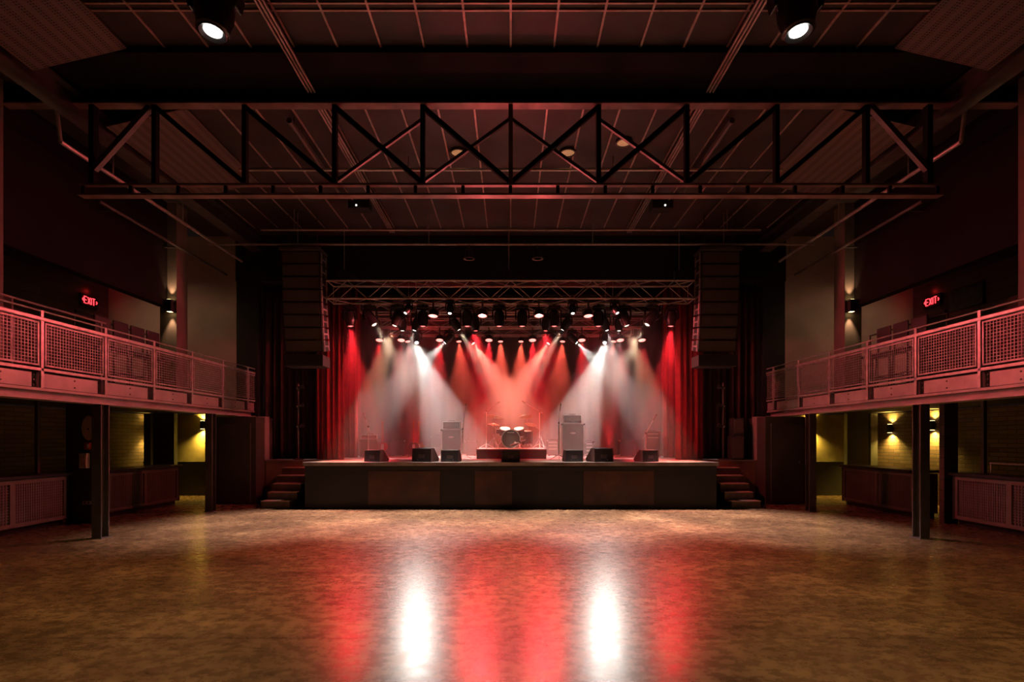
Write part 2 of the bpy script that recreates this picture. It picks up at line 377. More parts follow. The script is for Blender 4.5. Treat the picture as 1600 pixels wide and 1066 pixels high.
# ------------------------------------------------------------------ balconies
YP = [14.84-1.2*k for k in range(9)]
for s in (-1, 1):
    a = LR[s]
    bal = struct('balcony_'+a, MB().box(*sb(s, 7.06, 11.0), 5.0, 15.3, 2.47, 2.7), M['soffit'])
    MB().box(*sb(s, 7.0, 7.3), 5.0, 15.05, 2.42, 2.46).box(*sb(s, 7.1, 7.14), 5.0, 15.05, 2.32, 2.42).box(*sb(s, 6.97, 7.28), 5.0, 14.9, 2.29, 2.32).build('edge_beam', M['fascia'], bal)
    for y0, y1 in zip(YP[1:], YP):
        f = MB().box(*sb(s, 7.02, 7.05), y0+.06, y1-.14, 2.47, 2.68)
        f.build('fascia_plate', M['fascia'], bal)
        b = MB()
        for z in (2.52, 2.63):
            for yy in (y0+.6,): b.lathe([(0, 0), (.012, 0), (.012, .01), (0, .012)], 8, Matrix.Translation((s*7.02, yy, z)) @ Matrix.Rotation(-s*R(90), 4, 'Y'))
        for z in (2.5, 2.575, 2.65): b.lathe([(0, 0), (.014, 0), (.014, .012), (0, .014)], 8, Matrix.Translation((s*7.045, y1-.09, z)) @ Matrix.Rotation(-s*R(90), 4, 'Y'))
        b.build('bolt', M['steel'], bal)
    rl = thing('balcony_railing', 'steel balcony railing with square wire mesh panels '+SIDE[s], 'railing', (s*7, 5.2, 2.68), 'balcony railings')
    MB().tube((s*7, 5.0, 3.61), (s*7, 14.84, 3.61), .014).build('top_rail', M['galv'], rl, True)
    MB().box(*sb(s, 6.98, 7.02), 5.0, 14.84, 3.46, 3.52).build('hand_rail', M['galv'], rl, bevel=.012)
    MB().box(*sb(s, 6.985, 7.015), 5.0, 14.84, 2.715, 2.755).build('bottom_rail', M['galv'], rl)
    for y in YP:
        MB().box(*sb(s, 6.985, 7.012), y-.026, y+.026, 2.46, 3.62).build('post', M['galv'], rl, bevel=.004)
    for y0, y1 in zip(YP[1:], YP):
        w_ = MB(); y0 += .06; y1 -= .06; z0, z1 = 2.80, 3.43
        for y in (y0, y1): w_.box(*sb(s, 6.99, 7.01), y-.012, y+.012, z0-.012, z1+.012)
        for z in (z0, z1): w_.box(*sb(s, 6.99, 7.01), y0, y1, z-.012, z+.012)
        nv, nh = 21, 13
        for k in range(1, nv):
            y = y0+(y1-y0)*k/nv; w_.box(s*7-.003, s*7+.003, y-.0035, y+.0035, z0, z1)
        for k in range(1, nh):
            z = z0+(z1-z0)*k/nh; w_.box(s*7-.003+.004, s*7+.003+.004, y0, y1, z-.0035, z+.0035)
        w_.build('mesh_panel', M['wire'], rl)
    for i, y in enumerate((8.8, 12.03)):
        hw = .09
        c = MB().box(*sb(s, 6.97, 7.13), y-hw, y-hw+.016, 0, 2.29).box(*sb(s, 6.97, 7.13), y+hw-.016, y+hw, 0, 2.29).box(*sb(s, 7.04, 7.06), y-hw+.016, y+hw-.016, 0, 2.29)
        struct('column_'+a+('_outer' if i == 0 else '_inner'), c.box(*sb(s, 6.94, 7.16), y-.12, y+.12, 0, .012), M['steel'])
    # upper columns with up-down sconces
    for i, y in enumerate((12.0, 7.5)):
        struct('column_'+a+'_mezzanine_'+('far' if i == 0 else 'near'), MB().box(*sb(s, 7.83, 8.22), y, y+.4, 2.7, CEIL), M['columnpaint'])
        if True:
            z = 4.8 if i == 0 else 4.35; x = s*7.93 if i == 0 else s*7.98
            sc = thing('wall_sconce', ('black up-down sconce on the far balcony column ' if i == 0 else 'black up-down sconce on the near balcony column at the picture edge ')+SIDE[s], 'sconce', (x, y-.08, z), 'balcony column sconces')
            MB().box(x-.06, x+.06, y-.135, y-.03, z-.14, z+.14).build('housing', M['black'], sc, bevel=.006)
            MB().box(x-.03, x+.03, y-.03, y, z-.06, z+.06).build('mount', M['black'], sc)
            MB().box(x-.045, x+.045, y-.125, y-.045, z+.14, z+.143).build('upper_lens', E_SCONCE, sc)
            MB().box(x-.045, x+.045, y-.125, y-.045, z-.143, z-.14).build('lower_lens', E_SCONCE, sc)
            for up in (1, -1):
                o = spot('sconce_lamp', (0, -.005, up*.15), (0, .06, up*1.0), L_SCONCE*(1 if i == 0 else 2.5), C_WARM, 55, .8, .02); o.parent = sc
    q = Vector((s*9.6, 11.9, 5.7))  # unseen lamp behind the upper wall, added to light the pale far wall
    md = thing('mezzanine_fill_light', 'added round fill light in the mezzanine soffit '+SIDE[s], 'downlight', q, 'added mezzanine fill lights')
    MB().lathe([(.09, 0), (.11, 0), (.11, -.03), (.085, -.03), (.09, 0)], 18, Matrix.Translation(q)).build('trim_ring', M['steel'], md, True)
    MB().lathe([(0, -.008), (.085, -.008), (.085, -.02), (0, -.02)], 18, Matrix.Translation(q)).build('diffuser', E_SCONCE, md)
    o = spot('mezzanine_fill_lamp', (0, 0, -.04), (-s*.25, .9, -1), L_MEZZ, C_WARM, 125, .8, .08); o.parent = md
    # exit sign on the mezzanine side wall
    ex = thing('exit_sign', 'lit red EXIT sign above the balcony doorway '+SIDE[s], 'exit sign', (s*10.97, 13.3, 5.25), 'exit signs')
    sx = s*10.93; yc, zc = 13.3, 5.28
    MB().box(*sb(s, 10.935, 11.0), yc-.26, yc+.26, zc-.15, zc+.15).build('housing', M['black'], ex, bevel=.006)
    W = .075; H = .17; lt = MB()
    def stroke(y0, z0, y1, z1):     # letter strokes read left to right from the hall
        lt.bar((sx, yc+s*-1*y0, zc+z0), (sx, yc+s*-1*y1, zc+z1), .016)
    def letter(ch, c):
        h, q = H/2, W/2
        L_ = {'E': [(-q, -h, -q, h), (-q, h, q, h), (-q, 0, q*.8, 0), (-q, -h, q, -h)], 'X': [(-q, -h, q, h), (-q, h, q, -h)], 'I': [(0, -h, 0, h)], 'T': [(-q*1.1, h, q*1.1, h), (0, -h, 0, h)],
              '<': [(-q*.4, 0, q*.4, .035), (-q*.4, 0, q*.4, -.035)], '>': [(q*.4, 0, -q*.4, .035), (q*.4, 0, -q*.4, -.035)]}[ch]
        for y0, z0, y1, z1 in L_: stroke(c+y0, z0, c+y1, z1)
    for chh, c in zip('<EXIT>', (-.215, -.14, -.03, .045, .12, .215)): letter(chh, c)
    lt.build('lettering', M['glow_red'], ex)
    o = bpy.data.lights.new('exit_glow', 'POINT'); o.energy = .35; o.color = (1, .03, .03); o.shadow_soft_size = .05
    oo = bpy.data.objects.new('exit_glow', o); COL.objects.link(oo); oo.parent = ex; oo.location = (-s*.02, 0, .28)
    # guard rail and bar chairs behind the railing
    gr = thing('guard_rail', 'dark guard rail behind the bar chairs on the balcony '+SIDE[s], 'rail', (s*8.2, 10, 2.7), 'balcony guard rails')
    MB().tube((s*8.2, 9.6, 4.05), (s*8.2, 11.7, 4.05), .02).build('rail', M['steel'], gr, True)
    for y in (9.62, 11.68): MB().tube((s*8.2, y, 2.7), (s*8.2, y, 4.05), .018).build('post', M['steel'], gr, True)
def bar_chair():
    c = thing('bar_chair', 'x', 'bar chair', (0, 0, 0))
    MB().box(-.2, .2, -.2, .2, .72, .78).build('seat', M['seat'], c, bevel=.02)
    MB().box(-.2, .2, .17, .21, .95, 1.38).build('backrest', M['seat'], c, bevel=.02)
    for x in (-.17, .17): MB().bar((x, .19, .76), (x, .19, 1.2), .025).build('back_post', M['steel'], c)
    for x in (-.18, .18):
        for y in (-.18, .18): MB().tube((x*1.12, y*1.12, 0), (x, y, .72), .014).build('leg', M['steel'], c, True)
    MB().path([(-.19, -.19, .28), (.19, -.19, .28), (.19, .19, .28), (-.19, .19, .28), (-.19, -.19, .28)], .01).build('foot_ring', M['steel'], c, True)
    return c
proto_chair = bar_chair(); first = True
for s in (-1, 1):
    for k in range(4 if s < 0 else 3):
        ordn = ['first along the rail', 'second along the rail', 'third along the rail', 'nearest the far column'][k]
        lab = 'dark high-backed bar chair on the balcony, '+ordn+' '+SIDE[s]
        loc = (s*7.75, 9.95+.47*k, 2.7); rz = s*R(-90)
        if first: proto_chair.location = loc; proto_chair.rotation_euler = (0, 0, rz); proto_chair['label'] = lab; proto_chair['group'] = 'bar chairs on the balconies'; first = False
        else: dup(proto_chair, loc, rz, lab, 'bar chairs on the balconies')
tvx = thing('wall_television', 'black flat television on the plank wall above the balcony', 'television', (10.9, 12.3, 5.1))
MB().box(10.92, 10.97, 11.85, 12.75, 4.85, 5.38).build('screen', M['gloss'], tvx, bevel=.006)
MB().box(10.97, 11.0, 12.2, 12.4, 5.0, 5.2).build('wall_bracket', M['black'], tvx)
p = MB().tube((-7.6, 5.6, 3.86), (-7.6, 9.6, 3.86), .018)
for y in (5.7, 7.8, 9.5): p.tube((-7.6, y, 2.7), (-7.6, y, 3.86), .016)
tag(p.build('drink_rail', M['galv'], None, True), 'pipe rail standing behind the balcony mesh panels at the picture edge', 'rail')

# ------------------------------------------------------------------ bars under the balconies
def bar_unit(s, X, y0, y1, splits, label, face, panel_n):
    b = thing('bar_counter', label, 'bar', (s*X, y0, 0), 'bars under the balconies')
    MB().box(*sb(s, X+.06, X+.55), y0, y1, .1, .95).build('carcass', M['barback'], b)
    MB().box(*sb(s, X+.10, X+.5), y0+.03, y1-.03, 0, .1).build('kick_base', M['black'], b)
    MB().box(*sb(s, X-.06, X+.62), y0-.02, y1+.04, .97, 1.03).build('counter_top', M['plastic'], b, bevel=.012)
    MB().box(*sb(s, X-.0, X+.55), y1-.06, y1+.0, .1, .97).build('end_panel', M['black'], b)
    for a_, b_ in splits:
        f = MB(); fw = .05; z0, z1 = .12, .96
        for yy in (a_, b_-fw): f.box(*sb(s, X, X+.04), yy, yy+fw, z0, z1)
        f.box(*sb(s, X, X+.04), a_+fw, b_-fw, z0, z0+.07); f.box(*sb(s, X, X+.04), a_+fw, b_-fw, z1-.07, z1)
        fr = f.build('panel_frame', face, b)
        wv = MB(); A, B, C, D = a_+fw, b_-fw, z0+.07, z1-.07
        for k in range(1, panel_n):
            y = A+(B-A)*k/panel_n; wv.box(*sb(s, X+.016, X+.022), y-.012, y+.012, C, D)
        for k in range(1, 14):
            z = C+(D-C)*k/14; wv.box(*sb(s, X+.022, X+.028), A, B, z-.012, z+.012)
        wv.build('lattice', face, fr)
    return b
for s in (-1, 1):
    bar_unit(s, 8.8, 5.3, 10.2, [(5.3, 6.5), (6.5, 7.75), (7.75, 9.05), (9.05, 10.14)], 'near bar counter with a lattice metal front '+SIDE[s], M['barface'], 22)
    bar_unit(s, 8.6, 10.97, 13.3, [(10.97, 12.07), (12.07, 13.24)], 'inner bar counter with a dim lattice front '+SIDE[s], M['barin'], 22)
    x = s*9.15
    bp = thing('bar_post', 'slim dark post standing on the near bar counter '+SIDE[s], 'post', (x, 9.9, 1.03), 'bar posts')
    MB().box(x-.03, x+.03, 9.87, 9.93, 1.03, 2.47).build('post', M['steel'], bp)
    MB().box(x-.07, x+.07, 9.83, 9.97, 1.03, 1.04).build('foot_plate', M['steel'], bp)
    struct('trim_%d' % (3 if s < 0 else 4), (MB().box(-8.95, -8.3, 10.3, 10.6, 0, 2.47) if s < 0 else MB().box(8.72, 9.0, 10.3, 10.42, 0, 2.47)), M['greenwall'] if s < 0 else M['plank'])
hr = thing('hand_rail_frame', 'low steel pipe rail standing on the near bar beside the post', 'rail', (9.1, 9, 1.03))
MB().tube((9.1, 6.4, 1.24), (9.1, 9.72, 1.24), .016).build('rail', M['galv'], hr, True)
for y in (6.42, 8.1, 9.7): MB().tube((9.1, y, 1.03), (9.1, y, 1.24), .014).build('upright', M['galv'], hr, True)
# things on the pier by the near bar
c = at(138, 669, 10.28)
sg = MB(); pl = []
for k in range(40):
    tt = 2*math.pi*k/40; xx = .135*math.sin(tt); zz = .25*math.cos(tt)
    pl.append((c.x+xx*(1-.25*abs(math.cos(tt))**3), c.z+zz))
so = thing('shield_sign', 'tan pointed oval sign on the dark pier beside the bar', 'sign', (c.x, 10.28, c.z))
sg.prism(pl, 10.275, 10.3, 'y').build('board', M['tan'], so)
MB().prism([(c.x+(px_-c.x)*1.05, c.z+(pz-c.z)*1.04) for px_, pz in pl], 10.287, 10.3, 'y').build('rim', M['black'], so)
MB().lathe([(0, 0), (.02, 0), (.014, .01), (0, .012)], 10, Matrix.Translation((c.x, 10.275, c.z-.02)) @ Matrix.Rotation(R(90), 4, 'X')).build('stud', M['black'], so)
c = at(137, 697, 10.27)
fa = thing('fire_alarm', 'small red and white alarm box under the oval sign', 'alarm', (c.x, 10.27, c.z))
MB().box(c.x-.055, c.x+.055, 10.24, 10.3, c.z-.07, c.z+.07).build('body', M['redplastic'], fa, bevel=.008)
MB().box(c.x+.01, c.x+.05, 10.232, 10.24, c.z-.04, c.z+.04).build('lens', M['white'], fa)
c = at(132, 720, 10.27)
pb = thing('wall_panel_box', 'pale metal box with a dark slot below the red alarm', 'box', (c.x, 10.27, c.z))
MB().box(c.x-.075, c.x+.085, 10.22, 10.3, c.z-.15, c.z+.15).build('body', M['white'], pb, bevel=.01)
MB().box(c.x-.03, c.x+.075, 10.212, 10.22, c.z-.1, c.z+.11).build('door', M['tan'], pb)
c = at(135, 786, 10.28)
oc = thing('wall_outlet', 'pale outlet plate low on the pier beside the bar', 'outlet', (c.x, 10.28, c.z))
MB().box(c.x-.09, c.x+.09, 10.288, 10.3, c.z-.035, c.z+.035).build('plate', M['white'], oc, bevel=.003)
for dx in (-.04, .04): MB().box(c.x+dx-.015, c.x+dx+.015, 10.284, 10.288, c.z-.02, c.z+.02).build('socket', M['plastic'], oc)
# yellow sconces
def sconce(pos, n, label, power, col=C_YEL, em=None):
    n = Vector(n); t_ = thing('alcove_sconce', label, 'sconce', pos, 'yellow sconces under the balconies')
    q = Vector((0, -1, 0)).rotation_difference(n).to_matrix().to_4x4()
    T = Matrix.Translation(Vector(pos)) @ q
    MB().box(-.05, .05, -.13, -.03, -.12, .12, T).build('housing', M['black'], t_, bevel=.005)
    MB().box(-.03, .03, -.03, 0, -.05, .05, T).build('mount', M['black'], t_)
    for z0, z1, nm in ((.12, .124, 'upper_lens'), (-.124, -.12, 'lower_lens')): MB().box(-.04, .04, -.12, -.04, z0, z1, T).build(nm, em or E_YEL, t_)
    for up in (1, -1):
        o = spot('sconce_lamp', n*.085+Vector((0, 0, up*.13)), n*.02+Vector((0, 0, up*1.0)), power*(.5 if up > 0 else 1), col, 125, .9, .02); o.parent = t_
sconce((gx(319, 15.4), 15.4, 2.12), (0, -1, 0), 'yellow sconce on the alcove wall behind the inner post '+SIDE[-1], 260)
sconce((gx(238, 15.4), 15.4, 1.96), (0, -1, 0), 'dim yellow sconce on the wall seen above the inner bar '+SIDE[-1], 80)
sconce((gx(1266, 15.4), 15.4, 2.1), (0, -1, 0), 'yellow sconce on the alcove wall behind the inner post '+SIDE[1], 230)
sconce((11, 14.75, 2.0), (-1, 0, 0), 'yellow sconce on the brick wall above the inner bar '+SIDE[1], 230)
sconce((11, 13.27, 2.05), (-1, 0, 0), 'yellow sconce on bare brick between the outer post and the pier '+SIDE[1], 230)

# ------------------------------------------------------------------ stage
stg = struct('stage', MB().box(-5.0, 5.0, 12.44, 18.8, 0, ST-.09), M['stageface'])
MB().box(-5.04, 5.04, 12.4, 18.8, ST-.09, ST).build('stage_deck', M['stagetop'], stg)
for u0, u1 in ((575, 687), (742, 800), (912, 1022)):
    x0, x1 = gx(u0, 12.4), gx(u1, 12.4)
    MB().box(x0, x1, 12.42, 12.44, .1, .92).build('access_panel', M['woodpanel'], stg)
MB().box(-5.0, 5.0, 12.425, 12.44, .94, 1.02).build('valance_board', M['black'], stg)
for s in (-1, 1):
    struct('stage_wing_'+LR[s], MB().box(*sb(s, 5.05, 6.6), 13.8, 18.8, 0, ST-.03), M['wing'])
    struct('stage_wing_deck_'+LR[s], MB().box(*sb(s, 5.05, 6.62), 13.78, 18.8, ST-.03, ST), M['stagetop'])
    st = thing('stage_steps', 'five dark steps climbing to the stage wing '+SIDE[s], 'steps', (s*5.7, 12.5, 0), 'stage stairs')
    for k in range(5):
        h = ST/6*(k+1); y = 12.5+.26*k
        x0, x1 = (5.33, 6.05) if k else (5.40, 6.1)
        MB().box(*sb(s, x0, x1), y, 13.78, h-ST/6, h-.02).build('riser', M['step'], st)
        MB().box(*sb(s, x0, x1), y-.015, y+.26, h-.02, h).build('tread', M['nosing'], st)

# curtains -------------------------------------------------------------
def curtain(name, x0, x1, y, z0, z1, m, label, group, amp=.07, wl=.16, flare=0, seed=0):
    rnd = random.Random(seed); n = max(12, int((x1-x0)/.02)); nz = 10; vs = []; fs = []
    ph = [rnd.uniform(0, 6.28) for _ in range(4)]
    for j in range(nz+1):
        z = z0+(z1-z0)*j/nz; f = 1+.25*math.sin(3*j/nz+ph[0])
        for i in range(n+1):
            x = x0+(x1-x0)*i/n
            yy = y+amp*f*math.sin(2*math.pi*x/wl+ph[1]+.5*math.sin(x*3+ph[2]))+amp*.5*math.sin(2*math.pi*x/wl/2.3+ph[3])
            vs.append((x, yy, z))
    for j in range(nz):
        for i in range(n):
            a = j*(n+1)+i; fs.append((a, a+1, a+n+2, a+n+1))
    c = thing(name, label, 'curtain', ((x0+x1)/2, y, z0), group)
    mb = MB().add(vs, fs); o = mb.build('drape', m, c, True)
    sd = o.modifiers.new('thickness', 'SOLIDIFY'); sd.thickness = .012
    MB().tube((x0, y, z1), (x1, y, z1), .025).build('curtain_pipe', M['black'], c, True)
    return c
for s in (-1, 1):
    w_ = SIDE[s]
    curtain('stage_curtain', *sb(s, 4.52, 5.25), 13.95, ST+.01, 5.95, M['curtain'], 'front red stage curtain at the proscenium edge '+w_, 'red stage curtains', .06, .15, seed=3+s)
    curtain('stage_curtain', *sb(s, 4.58, 5.3), 15.3, ST+.01, 6.3, M['curtain'], 'second red stage curtain behind the front one '+w_, 'red stage curtains', .06, .17, seed=9+s)
    curtain('stage_curtain', *sb(s, 5.0, 5.6), 17.0, ST+.01, 6.3, M['curtain'], 'rearmost red stage curtain near the backdrop '+w_, 'red stage curtains', .06, .17, seed=15+s)
    curtain('masking_curtain', *sb(s, 5.3, 6.88), 14.3, ST+.01, 5.98, M['blackcurtain'], 'black masking curtain behind the hanging speakers '+w_, 'black masking curtains', .06, .2, seed=22+s)
    curtain('masking_curtain', *sb(s, 5.1, 6.9), 16.2, ST+.01, 6.3, M['blackcurtain'], 'black masking curtain deep in the wing '+w_, 'black masking curtains', .06, .2, seed=32+s)
curtain('stage_backdrop', -5.8, 5.8, 18.55, ST+.01, 6.9, M['backdrop'], 'grey cloth backdrop closing the rear of the stage', None, .035, .5, seed=50)

# ------------------------------------------------------------------ lighting trusses
def box_truss(y, z0, x0, x1, label, h=.5, dpt=.5, r=.025):
    t_ = thing('lighting_truss', label, 'lighting truss', ((x0+x1)/2, y, z0), 'stage lighting trusses')
    for dy in (-dpt/2, dpt/2):
        for z in (z0+r, z0+h-r): MB().tube((x0, y+dy, z), (x1, y+dy, z), r).build('chord', M['galv'], t_, True)
    n = int(round((x1-x0)/.5)); st_ = (x1-x0)/n
    lc = MB()
    for k in range(n):
        xa, xb = x0+k*st_, x0+(k+1)*st_
        if k % 2: xa, xb = xb, xa
        for dy in (-dpt/2, dpt/2): lc.tube((xa, y+dy, z0+r), (xb, y+dy, z0+h-r), .011, 6)
        for z in (z0+r, z0+h-r): lc.tube((xa, y-dpt/2, z), (xb, y+dpt/2, z), .011, 6)
    lc.build('lacing', M['galv'], t_, True)
    for x in (x0, x1):
        e = MB()
        e.tube((x, y-dpt/2, z0+r), (x, y-dpt/2, z0+h-r), .014).tube((x, y+dpt/2, z0+r), (x, y+dpt/2, z0+h-r), .014)
        e.tube((x, y-dpt/2, z0+r), (x, y+dpt/2, z0+r), .014).tube((x, y-dpt/2, z0+h-r), (x, y+dpt/2, z0+h-r), .014)
        e.build('end_frame', M['galv'], t_, True)
    return t_
T1Y, T2Y, T3Y, T4Y = 13.1, 14.75, 16.4, 17.7
T1Z = gz(468, 12.85); T2Z, T3Z, T4Z = 5.30, 5.25, 5.25
box_truss(T1Y, T1Z, -4.62, 4.62, 'front box truss across the proscenium carrying the largest lamps')
box_truss(T2Y, T2Z, -4.3, 4.3, 'second lighting truss behind the front truss', .3, .3, .02)
box_truss(T3Y, T3Z, -4.2, 4.2, 'third lighting truss deeper over the drum kit', .3, .3, .02)
box_truss(T4Y, T4Z, -4.2, 4.2, 'rear lighting truss nearest the backdrop', .3, .3, .02)
def hoist(x, y, z, label):
    t_ = thing('chain_hoist', label, 'hoist', (x, y, z), 'chain hoists')
    MB().box(x-.13, x+.13, y-.1, y+.1, z+.1, z+.38).build('motor_body', M['plastic'], t_, bevel=.03)
    MB().tube((x, y, z+.38), (x, y, CEIL-.012), .012).build('chain', M['galv'], t_)
    MB().lathe([(0, .09), (.11, .1), (.13, -.02), (.12, -.12), (.05, -.14), (0, -.14)], 14, Matrix.Translation((x+.2, y, z+.14))).build('chain_bag', M['rubber'], t_, True)
    MB().tube((x, y, z), (x, y, z+.1), .03).build('hook', M['steel'], t_)
for x, wd in ((gx(533, T1Y), SIDE[-1]), (gx(795, T1Y), 'at the centre'), (gx(1066, T1Y), SIDE[1])):
    hoist(x, T1Y+.25, T1Z+.5, 'black chain hoist holding the front truss '+wd)
for yy, zz, wd in ((T2Y, T2Z+.3, 'second'), (T3Y, T3Z+.3, 'third'), (T4Y, T4Z+.3, 'rear')):
    for s in (-1, 1): hoist(s*3.3, yy+.15, zz, 'black chain hoist holding the '+wd+' truss '+SIDE[s])
cp = MB().box(-.02+gx(795, 12.5), .02+gx(795, 12.5), 12.55, 12.59, 6.2, CEIL-.012)
tag(cp.build('hanger_strut', M['chord']), 'red-brown steel strut hanging from the ceiling above the stage centre', 'strut')

# moving heads: clamp at the origin, hanging down; the head child is turned to its aim
def head_mesh(k=1.0):
    return [(0, -.17*k), (.07*k, -.17*k), (.115*k, -.13*k), (.13*k, -.02*k), (.125*k, .10*k), (.10*k, .19*k), (.105*k, .215*k), (.085*k, .22*k), (.082*k, .20*k), (0, .20*k)]
def mover(k):
    t_ = thing('moving_head', 'x', 'stage light', (0, 0, 0))
    MB().box(-.03*k, .03*k, -.02*k, .02*k, -.04*k, 0).tube((-.03*k, 0, -.012*k), (.03*k, 0, -.012*k), .03*k).build('clamp', M['steel'], t_, local=True)
    MB().box(-.15*k, .15*k, -.11*k, .11*k, -.12*k, -.04*k).build('base', M['gloss'], t_, bevel=.02*k, local=True)
    y_ = MB().box(-.175*k, .175*k, -.05*k, .05*k, -.15*k, -.12*k)
    for s in (-1, 1): y_.prism([(s*.145*k, -.15*k), (s*.175*k, -.15*k), (s*.185*k, -.3*k), (s*.165*k, -.38*k), (s*.145*k, -.38*k)], -.05*k, .05*k, 'y')
    y_.build('yoke', M['gloss'], t_, bevel=.01*k, local=True)
    h = MB().lathe(head_mesh(k), 20).build('head', M['gloss'], t_, True, local=True)
    h.location = (0, 0, -.32*k); h.rotation_mode = 'QUATERNION'
    MB().lathe([(0, .205*k), (.04*k, .205*k), (.052*k, .203*k), (.056*k, .203*k), (.056*k, .212*k), (.04*k, .222*k), (0, .226*k)], 20).build('lens', M['lens_off'], h, True, local=True)
    MB().lathe([(.056*k, .2*k), (.086*k, .2*k), (.09*k, .222*k), (.084*k, .228*k), (.06*k, .214*k), (.056*k, .2*k)], 20).build('lens_ring', M['plastic'], h, True, local=True)
    return t_
def par(k, drop=.1):
    t_ = thing('par_light', 'x', 'stage light', (0, 0, 0))
    d = drop
    MB().box(-.025*k, .025*k, -.02*k, .02*k, -d*k, 0).build('clamp', M['steel'], t_, local=True)
    y_ = MB().box(-.15*k, .15*k, -.02*k, .02*k, -(d+.015)*k, -d*k)
    for s in (-1, 1): y_.box(*sb(s, .135*k, .15*k), -.02*k, .02*k, -(d+.15)*k, -(d+.015)*k)
    y_.build('yoke', M['plastic'], t_, local=True)
    h = MB().lathe([(0, -.12*k), (.08*k, -.12*k), (.125*k, -.06*k), (.13*k, .06*k), (.118*k, .06*k), (.115*k, .04*k), (0, .04*k)], 20).build('can', M['plastic'], t_, True, local=True)
    h.location = (0, 0, -(d+.13)*k); h.rotation_mode = 'QUATERNION'
    MB().lathe([(0, .042*k), (.113*k, .042*k), (.113*k, .05*k), (.07*k, .058*k), (0, .06*k)], 20).build('lens', E_RED, h, True, local=True)
    return t_
PROTO = {}
def fixture(kind, k, pos, aim, label, group, lens_mat, lights=(), drop=.1):
    """pos: clamp; aim: a point the head looks at; lights: (power, colour, cone, blend[, own aim])"""
    key = (kind, k)
    if key not in PROTO:
        r = PROTO[key] = mover(k) if kind == 'm' else par(k, drop); r.location = pos
    else: r = dup(PROTO[key], pos)
    for c in [c for c in r.children if c.type == 'LIGHT']: bpy.data.objects.remove(c)
    r['label'] = label; r['group'] = group
    hd = [c for c in r.children if c.name.split('.')[0] in ('head', 'can')][0]
    hp = Vector(pos)+hd.location; d = (Vector(aim)-hp).normalized()
    hd.rotation_quaternion = d.to_track_quat('Z', 'Y')
    ln = [c for c in hd.children if c.name.split('.')[0] == 'lens'][0]
    if ln.data.materials[0] != lens_mat:
        ln.material_slots[0].link = 'OBJECT'; ln.material_slots[0].material = lens_mat
    for li in lights:
        pw, co, cone, bl = li[:4]
        off = Vector(hd.location)+d*(.25*k if kind == 'm' else .075*k)
        tgt = (Vector(li[4])-Vector(pos)) if len(li) > 4 else off+d*5
        o = spot('beam_lamp', off, tgt, pw, co, cone, bl, .045*k)
        o.parent = r
    return r
ORD = ['first', 'second', 'third', 'fourth', 'fifth', 'sixth', 'seventh', 'eighth', 'ninth', 'tenth', 'eleventh', 'twelfth', 'thirteenth', 'fourteenth']
END = 'from the shield-sign end'
def row(kind, k, Y, Z, items, g, word, drop=.1):
    items = sorted(items, key=lambda i: i[0])
    for n, it in enumerate(items):
        u, aim, lens, light, look = it
        fixture(kind, k, (gx(u, Y), Y, Z), aim, '%s, %s on the %s %s' % (look, ORD[n], word, END), g, lens, light, drop)
def mir(items):                 # a pair of fixtures, one each side of the centre line
    out = []
    for u, aim, lens, light, look in items:
        out.append((u, aim, lens, light, look))
        f = lambda p: Vector((-p[0], p[1], p[2]))
        out.append((2*CX-u, f(aim), lens, [l[:4]+((f(l[4]),) if len(l) > 4 else ()) for l in light], look))
    return out
OFF = M['lens_off']
def dnm(u, Y): return at(u, 716, Y)
CREAM, SALMON = (1, .78, .56), (1, .24, .16)
# front truss, rear chord
row('m', 1.05, T1Y+.25, T1Z, mir([
    (547, at(557, 640, 13.3), E_REDHOT, [(L_RED*1.2, C_RED, 34, .5), (L_RED*.55, C_RED, 40, .9, (-2.5, 8.6, 0))], 'moving head with red beam'),
    (578, at(627, 575, 13.25), E_AMBER, [(L_AMBER*.9, CREAM, 20, .2)], 'moving head with cream beam slanting inwards'),
    (621, at(596, 570, 13.25), E_AMBER, [(L_AMBER*1.0, C_AMBER, 24, .25)], 'moving head with amber beam'),
    (661, dnm(661, 13.3), OFF, [], 'unlit moving head'),
    (730, dnm(730, 13.3), OFF, [], 'unlit moving head'),
    (780, dnm(780, 13.3), OFF, [], 'unlit moving head')]),
    'moving heads on the front truss', 'front truss')
# front truss, front chord: red pars, tilted to the hall
row('p', .95, T1Y-.25, T1Z, mir([(u, (gx(u, 13)*1.05, 12.3, 2.2), E_RED, [(L_WASH*pw, C_WASH, cn, .6, tg)], 'red par light') for u, tg, pw, cn in ((677, (-7, 10.8, 1.8), 1.6, 112), (754, (-.8, 7.5, 4.6), .9, 140))]), 'red pars on the front truss', 'front truss', .26)
# second truss
row('m', .95, T2Y-.13, T2Z, mir([
    (629, at(628, 640, 14.7), E_WHITE2, [(L_WHITE*.2, C_WHITE, 20, .4)], 'moving head with short pale beam'),
    (651, at(634, 560, 14.6), E_WHITE, [(L_WHITE*.5, C_WHITE, 20, .25)], 'moving head with white beam slanting outwards'),
    (711, at(764, 590, 14.8), E_WHITE2, [(L_WHITE*.9, (1, .72, .52), 21, .25)], 'moving head with cream beam slanting inwards'),
    (743, at(748, 640, 14.7), E_REDHOT, [(L_RED*.9, C_RED, 22, .5), (L_RED*.5, C_RED, 36, .9, (-.8, 8.6, 0))], 'moving head with red beam')]),
    'moving heads on the second truss', 'second truss')
